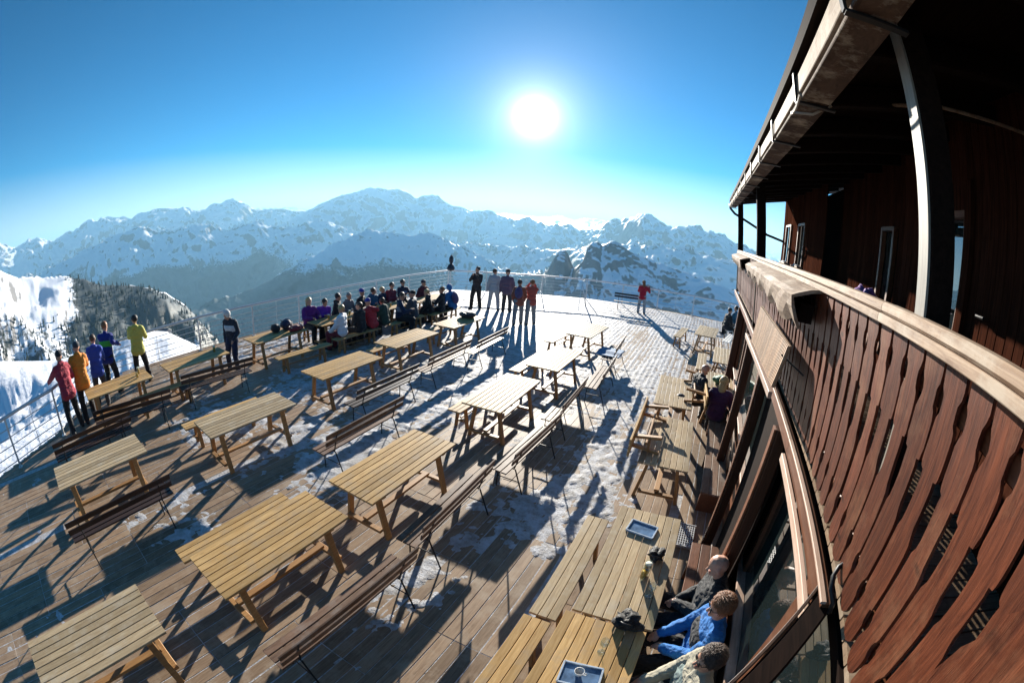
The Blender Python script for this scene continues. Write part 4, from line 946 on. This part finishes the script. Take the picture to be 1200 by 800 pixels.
    if glasses:
        g = MB()
        for e in (-1, 1): g.ell(sc((e * .036, .094, 1.650)), (.028, .008, .020), 10, 6, R=Rs)
        g.tube([sc((-.092, -.0, 1.662)), sc((-.07, .08, 1.66)), sc((.07, .08, 1.66)), sc((.092, 0, 1.662))], .004, 5).build('sunglasses', BLACK, root)
    if pack:
        MB().ell(Tq((0, -.20, 1.25)) * s, (.15, .10, .22), 12, 8, .12, 8, R=Rt).build('backpack', cmat('pack_' + label[:10], pack), root, True)
    return root
GS, GL, GF = 'people seated at the rail tables', 'people leaning on the railing', 'people standing in the far group'
BLK = ('black', (.013, .013, .016)); NAVY = ('navy', (.012, .022, .06)); DG = ('darkgrey', (.05, .05, .055)); JEAN = ('jean', (.03, .055, .10))
# at the left rail
person('person in a crimson ski jacket gripping the railing, arm stretched down to it', -9.95, -.02, 108, h=1.78, lean=22, hands=((-.30, .62, 1.07), (.18, .45, 1.07)), head=(0, -12), jacket=('crimson', (.36, .028, .05)), accent=('crimson', (.36, .028, .05)), hair='dark', gloves=True, trousers=BLK, group=GL, bulk=1.12, hood=True, hat='beanie', hatcol=(.02, .02, .025))
person('person in an orange ski jacket and light pompom hat seen from behind', -10.30, .44, 92, h=1.78, lean=15, hands=((-.2, .55, 1.1), (.2, .55, 1.1)), head=(10, -15), jacket=('orange', (.58, .20, .02)), trousers=BLK, hat='pompom', hatcol=(.05, .05, .06), group=GL, bulk=1.15, hood=True)
person('person in a royal blue jacket between the orange jacket and the rail', -10.95, .98, 75, h=1.70, lean=12, hands=((-.2, .5, 1.05), (.2, .5, 1.05)), jacket=('royal', (.015, .055, .36)), trousers=DG, hair='brown', group=GL, bulk=1.1, hood=True)
person('person in dark blue with a green armband, elbow raised beside the royal blue jacket', -11.55, 1.42, 50, h=1.82, lean=8, hands=((-.2, .5, 1.1), (.38, .10, 1.2)), jacket=('deepblue', (.012, .025, .20)), accent=('limegreen', (.06, .42, .05)), trousers=BLK, hair='auburn', group=GL, bulk=1.05)
person('person in a yellow-green jacket standing at the rail behind the table', -11.62, 2.42, 62, h=1.78, lean=4, hands=((-.2, .42, 1.12), (.16, .40, 1.10)), head=(35, 0), jacket=('limeyellow', (.50, .47, .10)), trousers=BLK, hair='dark', group=GL, bulk=1.12, hood=True)
person('person with a white head covering and dark open coat over a pale top', -10.25, 4.92, -150, h=1.66, lean=6, hands=((-.18, .2, .95), (.22, .05, .85)), head=(-20, 28), jacket=('inkblue', (.02, .025, .04)), accent=('palegrey', (.52, .55, .58)), trousers=NAVY, hat='hood', hatcol=(.62, .62, .60), group=None)
# rail tables: rail side faces +X (-90), lodge side faces -X (90)
def sitp(label, x, y, face, **k):
    rq = random.Random(label)
    k.setdefault('hands', rq.choice([((-.16, .36, .80), (.16, .36, .80)), ((-.10, .34, .80), (.06, .16, 1.05)), ((-.20, .30, .62), (.14, .38, .82)), ((-.05, .30, .80), (.08, .30, .80))])); k.setdefault('lean', rq.uniform(2, 22))
    k.setdefault('twist', rq.uniform(-22, 22)); k.setdefault('head', (rq.uniform(-45, 45), rq.uniform(-8, 16))); k.setdefault('h', rq.uniform(1.64, 1.84)); k.setdefault('hood', rq.random() < .5); k.setdefault('bulk', rq.uniform(1.0, 1.16))
    x += rq.uniform(-.06, .06); y += rq.uniform(-.06, .06); face += rq.uniform(-14, 14)
    return person(label, x, y, face, sit=.45, group=GS, **k)
sitp('person with blond hair in a dark purple jacket at the end of the rail table', -10.78, 7.95, -88, jacket=('plum', (.13, .015, .17)), hair='blond', long_hair=True)
sitp('person in a bright violet jacket next to the dark purple one', -10.80, 8.55, -90, jacket=('violet', (.11, .02, .34)), hair='dark')
sitp('person with dark glasses in black beyond the violet jacket', -10.80, 9.12, -80, jacket=BLK, hair='dark', glasses=True)
sitp('person in a white jacket with blond hair seen from behind', -9.14, 8.08, 88, jacket=('white', (.66, .68, .72)), hair='blond', bulk=1.15, trousers=('maroon', (.16, .02, .03)))
sitp('person in a black jacket sitting between white and red jackets', -9.12, 8.72, 90, jacket=BLK, hair='brown', bulk=1.1)
sitp('person in a red jacket and blue beanie seen from behind', -9.10, 9.25, 85, jacket=('redwhite', (.42, .025, .035)), accent=('redwhite', (.42, .025, .035)), hat='beanie', hatcol=(.03, .05, .30), bulk=1.12)
sitp('person in a red hat and dark jacket on the rail side', -10.85, 10.35, -70, jacket=BLK, hat='beanie', hatcol=(.45, .05, .03))
sitp('person in a teal blue jacket on the rail side with brown hair', -10.80, 10.85, -90, jacket=('tealblue', (.02, .09, .17)), hair='brown')
sitp('person with light hair in dark clothes beside the teal blue jacket', -10.80, 11.35, -95, jacket=NAVY, hair='blond')
sitp('person in dark glasses and navy jacket with white stripes turning round', -9.10, 10.55, -60, jacket=NAVY, accent=('navywhite', (.20, .23, .30)), hair='brown', glasses=True, lean=5)
person('person in a navy jacket sitting tall at the table near the railing corner', -10.65, 12.45, -100, sit=.52, lean=2, hands=((-.12, .34, .95), (.12, .34, .95)), jacket=('darknavy', (.010, .016, .045)), accent=('greyblue', (.12, .16, .26)), hair='dark', glasses=True, group=GS)
sitp('person in a dark cap and maroon jacket on the corner side of the table', -10.5, 13.45, -110, jacket=('maroonj', (.09, .015, .025)), hat='beanie', hatcol=(.03, .03, .05))
sitp('person with fair hair in black leaning over the corner table', -8.98, 12.05, 95, jacket=BLK, hair='blond', lean=18)
sitp('person in a black jacket with short auburn hair seen from behind', -8.92, 12.62, 88, jacket=('coal', (.02, .02, .024)), hair='auburn')
sitp('person in a bright blue hooded jacket wearing a mauve backpack', -8.78, 13.15, 80, jacket=('brightblue', (.015, .13, .34)), hat='hood', hatcol=(.02, .15, .38), pack=(.10, .07, .16))
sitp('person in a grey fleece squeezed in beyond the violet jacket', -10.82, 9.62, -85, jacket=('fleece', (.14, .15, .16)), hair='grey', lean=16)
sitp('person in a dark green anorak between the red jacket and the navy glasses', -9.08, 9.85, 92, jacket=('anorak', (.02, .05, .035)), hair='brown', lean=16, hood=True)
sitp('person in a black hat squeezed beside the navy jacket with white stripes', -9.02, 11.2, 88, jacket=('slate', (.035, .045, .06)), hat='beanie', hatcol=(.02, .02, .02), lean=14)
sitp('person in a burgundy top on the rail side beyond the light haired one', -10.75, 11.85, -85, jacket=('burgundy', (.15, .02, .04)), hair='dark', glasses=True)
# far standing group
person('person in all dark clothes standing alone taking a photo at the far deck', -9.2, 15.55, -170, h=1.80, hands=((-.10, .26, 1.42), (.10, .26, 1.42)), jacket=('charcoal', (.035, .032, .034)), trousers=('darkbrown', (.03, .022, .018)), hair='dark', group=GF)
person('person in a pale grey ski suit standing with the far group', -8.55, 15.9, 20, h=1.76, jacket=('palesuit', (.38, .42, .45)), trousers=('palesuit', (.38, .42, .45)), hair='brown', group=GF, bulk=1.1)
person('person in a violet-brown jacket with dark cap beside the pale suit', -7.95, 15.9, 10, h=1.78, jacket=('mauve', (.12, .085, .13)), trousers=DG, hat='beanie', hatcol=(.03, .03, .035), group=GF, bulk=1.15)
person('person in a rust jacket with a pale backpack bending slightly with the far group', -6.62, 14.3, 30, h=1.68, lean=10, jacket=('rust', (.34, .10, .06)), pack=(.45, .42, .40), trousers=('ash', (.25, .26, .27)), hair='brown', group=GF)
person('person in a coral red jacket raising a camera to the face', -6.28, 14.65, 35, h=1.70, hands=((-.08, .16, 1.58), (.10, .16, 1.58)), jacket=('coral', (.42, .085, .06)), trousers=('ash', (.25, .26, .27)), hair='auburn', group=GF)
person('girl-sized person in a red jacket and pale trousers at the far rail', -3.06, 20.55, 10, h=1.60, hands=((-.08, .2, 1.35), (.30, .10, 1.42)), jacket=('scarlet', (.42, .012, .035)), trousers=('palegrey2', (.34, .36, .38)), hair='auburn', long_hair=True)
# far right pair
person('person in black sitting at the edge of the white bench far off', 1.05, 18.2, -60, sit=.45, lean=10, jacket=BLK, hair='dark', hands=((-.16, .3, .7), (.16, .3, .7)))
person('person in a petrol blue jacket sitting on the far white bench', 1.45, 19.2, 60, sit=.45, jacket=('petrol', (.02, .11, .18)), hair='dark', hands=((-.16, .3, .7), (.16, .3, .7)))
# couple by the wall
person('balding person in a black jacket facing the blond woman by the wall', .12, 9.05, -62, sit=.45, lean=14, hands=((-.12, .40, .74), (.14, .36, .72)), head=(-5, 8), jacket=BLK, accent=('blackgrey', (.06, .06, .065)), hair='grey', bald=True, vox=.013, bulk=1.12)
person('person with long blond hair in dark plum at the wall bench end', .66, 8.35, -8, sit=.45, lean=14, hands=((-.16, .38, .74), (.16, .38, .74)), jacket=('darkplum', (.055, .012, .05)), hair='blond', long_hair=True, vox=.013, bulk=1.1)
# three against the glass
person('bald person in a black jacket with clasped hands against the glass wall', .76, 3.08, 92, sit=.45, lean=-2, hands=((-.03, .27, .665), (.05, .25, .655)), head=(0, 22), jacket=('blackmatte', (.014, .015, .017)), trousers=BLK, bald=True, near=True, bulk=1.12, h=1.78, feet=((-.16, .62), (.14, .58)))
person('curly haired person in sunglasses and a blue and black jacket against the glass', .78, 2.55, 96, sit=.45, lean=-4, hands=((-.08, .30, .665), (.10, .34, .66)), head=(6, 12), jacket=('azure', (.012, .14, .42)), accent=('azureblack', (.016, .018, .022)), trousers=BLK, hair='auburn', glasses=True, near=True, bulk=1.12, h=1.80, feet=((-.18, .62), (.16, .56)))
person('brown haired person in a pale khaki jacket beside the blue and black jacket', .76, 1.98, 100, sit=.45, lean=-2, hands=((-.12, .32, .67), (.12, .32, .67)), head=(10, 6), jacket=('khaki', (.34, .31, .23)), accent=('khakigreen', (.15, .20, .19)), trousers=DG, hair='brown', glasses=True, near=True, bulk=1.15, h=1.78, feet=((-.16, .60), (.16, .58)))

# ------------------------------------------------------------------ small things
BLUE = plain('blue_plastic', (.03, .10, .26), .25, var=.1)
def tray(x, y, rz, lab):
    t = thing('tray', lab, 'tray', (x, y, .752), rad(rz), 'blue serving trays')
    MB().box((0, 0, .006), (.30, .20, .008)).build('base', plain('tray_print', (.10, .17, .28), .25, var=.4, scale=12), t)
    mb = MB()
    for a, b in (((-.16, -.11), (.16, -.11)), ((.16, -.11), (.16, .11)), ((.16, .11), (-.16, .11)), ((-.16, .11), (-.16, -.11))):
        mb.bar((a[0], a[1], .014), (b[0], b[1], .014), .016, .022)
    mb.build('rim', plain('tray_rim_' + lab[:6], (.45, .52, .60), .3), t)
    return t
tray(-.11, 3.97, -8, 'blue printed tray at the far end of the grey wall table')
tray(-.10, 1.86, 6, 'blue tray with cup at the end of the table with the wine glass')
GL_ = bpy.data.materials.new('clear_glass'); GL_.use_nodes = True
_n = GL_.node_tree.nodes; _n.clear(); _o = _n.new('ShaderNodeOutputMaterial'); _m = _n.new('ShaderNodeMixShader'); _t = _n.new('ShaderNodeBsdfTransparent'); _g = _n.new('ShaderNodeBsdfGlossy'); _g.inputs['Roughness'].default_value = .05; _f = _n.new('ShaderNodeValue'); _f.outputs[0].default_value = .13
_t.inputs[0].default_value = (.9, .94, .93, 1)
for _a, _c in ((_f.outputs[0], _m.inputs[0]), (_t.outputs[0], _m.inputs[1]), (_g.outputs[0], _m.inputs[2]), (_m.outputs[0], _o.inputs[0])): GL_.node_tree.links.new(_a, _c)
BEER = plain('beer', (.62, .30, .02), .1, var=.05); FOAM = plain('foam', (.85, .80, .68), .8)
def beer(x, y, lab, half=False, grp='glasses on the tables'):
    t = thing('beer_glass', lab, 'glass', (x, y, .751), 0, grp)
    MB().lathe([(.030, 0), (.033, .01), (.036, .15), (.040, .17), (.037, .17), (.031, .012), (.0, .010)], seg=14).build('glass', GL_, t, True)
    MB().lathe([(.0, .012), (.029, .013), (.0335, .10 if half else .13), (0, .10 if half else .13)], seg=14).build('beer', BEER, t, True)
    if not half: MB().lathe([(.0, .13), (.034, .131), (.036, .155), (0, .158)], seg=14).build('foam', FOAM, t, True)
def wine(x, y, lab):
    t = thing('wine_glass', lab, 'glass', (x, y, .751), 0, 'glasses on the tables')
    MB().lathe([(.036, 0), (.034, .004), (.006, .012), (.005, .08), (.02, .095), (.040, .13), (.038, .18), (.035, .18), (.036, .13), (.018, .10), (0, .096)], seg=16).build('bowl', GL_, t, True)
beer(.085, 3.27, 'half full beer glass on the grey wall table'); beer(.07, 3.20, 'short glass beside the beer on the grey wall table', True)
wine(-.03, 2.17, 'small stemmed glass standing on the table near the tray with cup')
wine(.19, 2.97, 'empty stemmed glass at the table edge by the curly haired sitter')
beer(-10.05, 2.0, 'beer glass on the rail table behind the orange jacket'); beer(-9.8, 1.9, 'second glass on the rail table behind the orange jacket', True)
beer(-9.95, 4.2, 'glass at the end of the rail table by the white headgear')
for k, (x, y, w_) in enumerate(((-10.1, 8.3, 'glass in front of the violet jacket'), (-9.9, 8.8, 'glass in front of the black jacket between white and red'), (-10.0, 9.1, 'glass by the red jacket with the blue beanie'), (-10.0, 10.4, 'glass by the person in the red hat'), (-9.85, 10.9, 'glass by the teal blue jacket'), (-9.7, 12.7, 'glass on the table nearest the railing corner'))):
    beer(x, y, w_, k % 2 == 1, 'drinks among the seated people')
beer(.85, 9.5, 'amber drink on the small table in front of the couple')
def lump(name, lab, cat, x, y, z, r, col, seed, noise=.28, ns=9, strap=True, grp=None):
    t = thing(name, lab, cat, (x, y, z), 0, grp)
    MB().ell((0, 0, r[2] * .85), r, 22, 14, noise, ns, seed).build('shell', cmat('lump' + str(seed), col, .6), t, True)
    if strap: MB().tube([(-r[0] * .6, -r[1] * .5, r[2] * 1.35), (-r[0] * .2, -r[1] * .9, r[2] * 1.75), (r[0] * .3, -r[1] * .8, r[2] * 1.5), (r[0] * .6, -r[1] * .6, r[2] * 1.1)], .010, 6).build('strap', BLACK, t, True)
lump('glove_pair', 'crumpled black gloves beside the beer glass', 'gloves', .13, 3.57, .752, (.085, .10, .045), (.012, .012, .013), 3, .8, 22)
lump('camera_bag', 'lumpy black camera bag on the joint of the two wall tables', 'bag', .08, 2.55, .752, (.13, .105, .065), (.014, .013, .013), 4, .7, 22)
lump('ski_helmet', 'black ski helmet on the rail table heaped with bags', 'helmet', -10.2, 6.35, .752, (.16, .14, .13), (.015, .015, .02), 5, .05, 5)
lump('rucksack', 'navy rucksack between helmet and red bag on the rail table', 'bag', -10.2, 6.75, .752, (.17, .2, .17), (.02, .025, .06), 6, .25, 6)
lump('soft_bag', 'dark red soft bag lying on the rail table', 'bag', -9.85, 6.85, .752, (.14, .28, .09), (.18, .02, .03), 7, .2, 6)
lump('holdall', 'dark holdall lying on the second row table end', 'bag', -6.98, 11.35, .752, (.26, .30, .11), (.035, .03, .035), 8, .12, 5)
lump('rucksack', 'black and white rucksack on the bench behind the balding sitter', 'bag', -.15, 8.55, .40, (.17, .20, .20), (.05, .05, .055), 9, .25, 7)
lump('green_jacket', 'green jacket heaped on the small table in front of the couple', 'jacket', .72, 9.85, .752, (.20, .17, .11), (.03, .16, .08), 10, .35, 8, False)
put('tg', 'picnic_table', 'small table in front of the couple by the wall', 'table', .74, 9.78, 0, group=GT)
lump('flower_pot', 'violet flowers on the balcony behind the handrail', 'flowers', 1.55, 3.9, 3.55, (.12, .16, .12), (.22, .10, .36), 11, .6, 16, False)
t = thing('tea_cup', 'white cup on the blue tray beside the wine glass', 'cup', (-.12, 1.86, .765))
MB().lathe([(.022, 0), (.036, .03), (.042, .065), (.038, .065), (.02, .008), (0, .008)], seg=14).build('cup', M['white'], t, True)
MB().tube([(.038, 0, .055), (.062, 0, .05), (.058, 0, .025), (.034, 0, .02)], .005, 6).build('handle', M['white'], t, True)
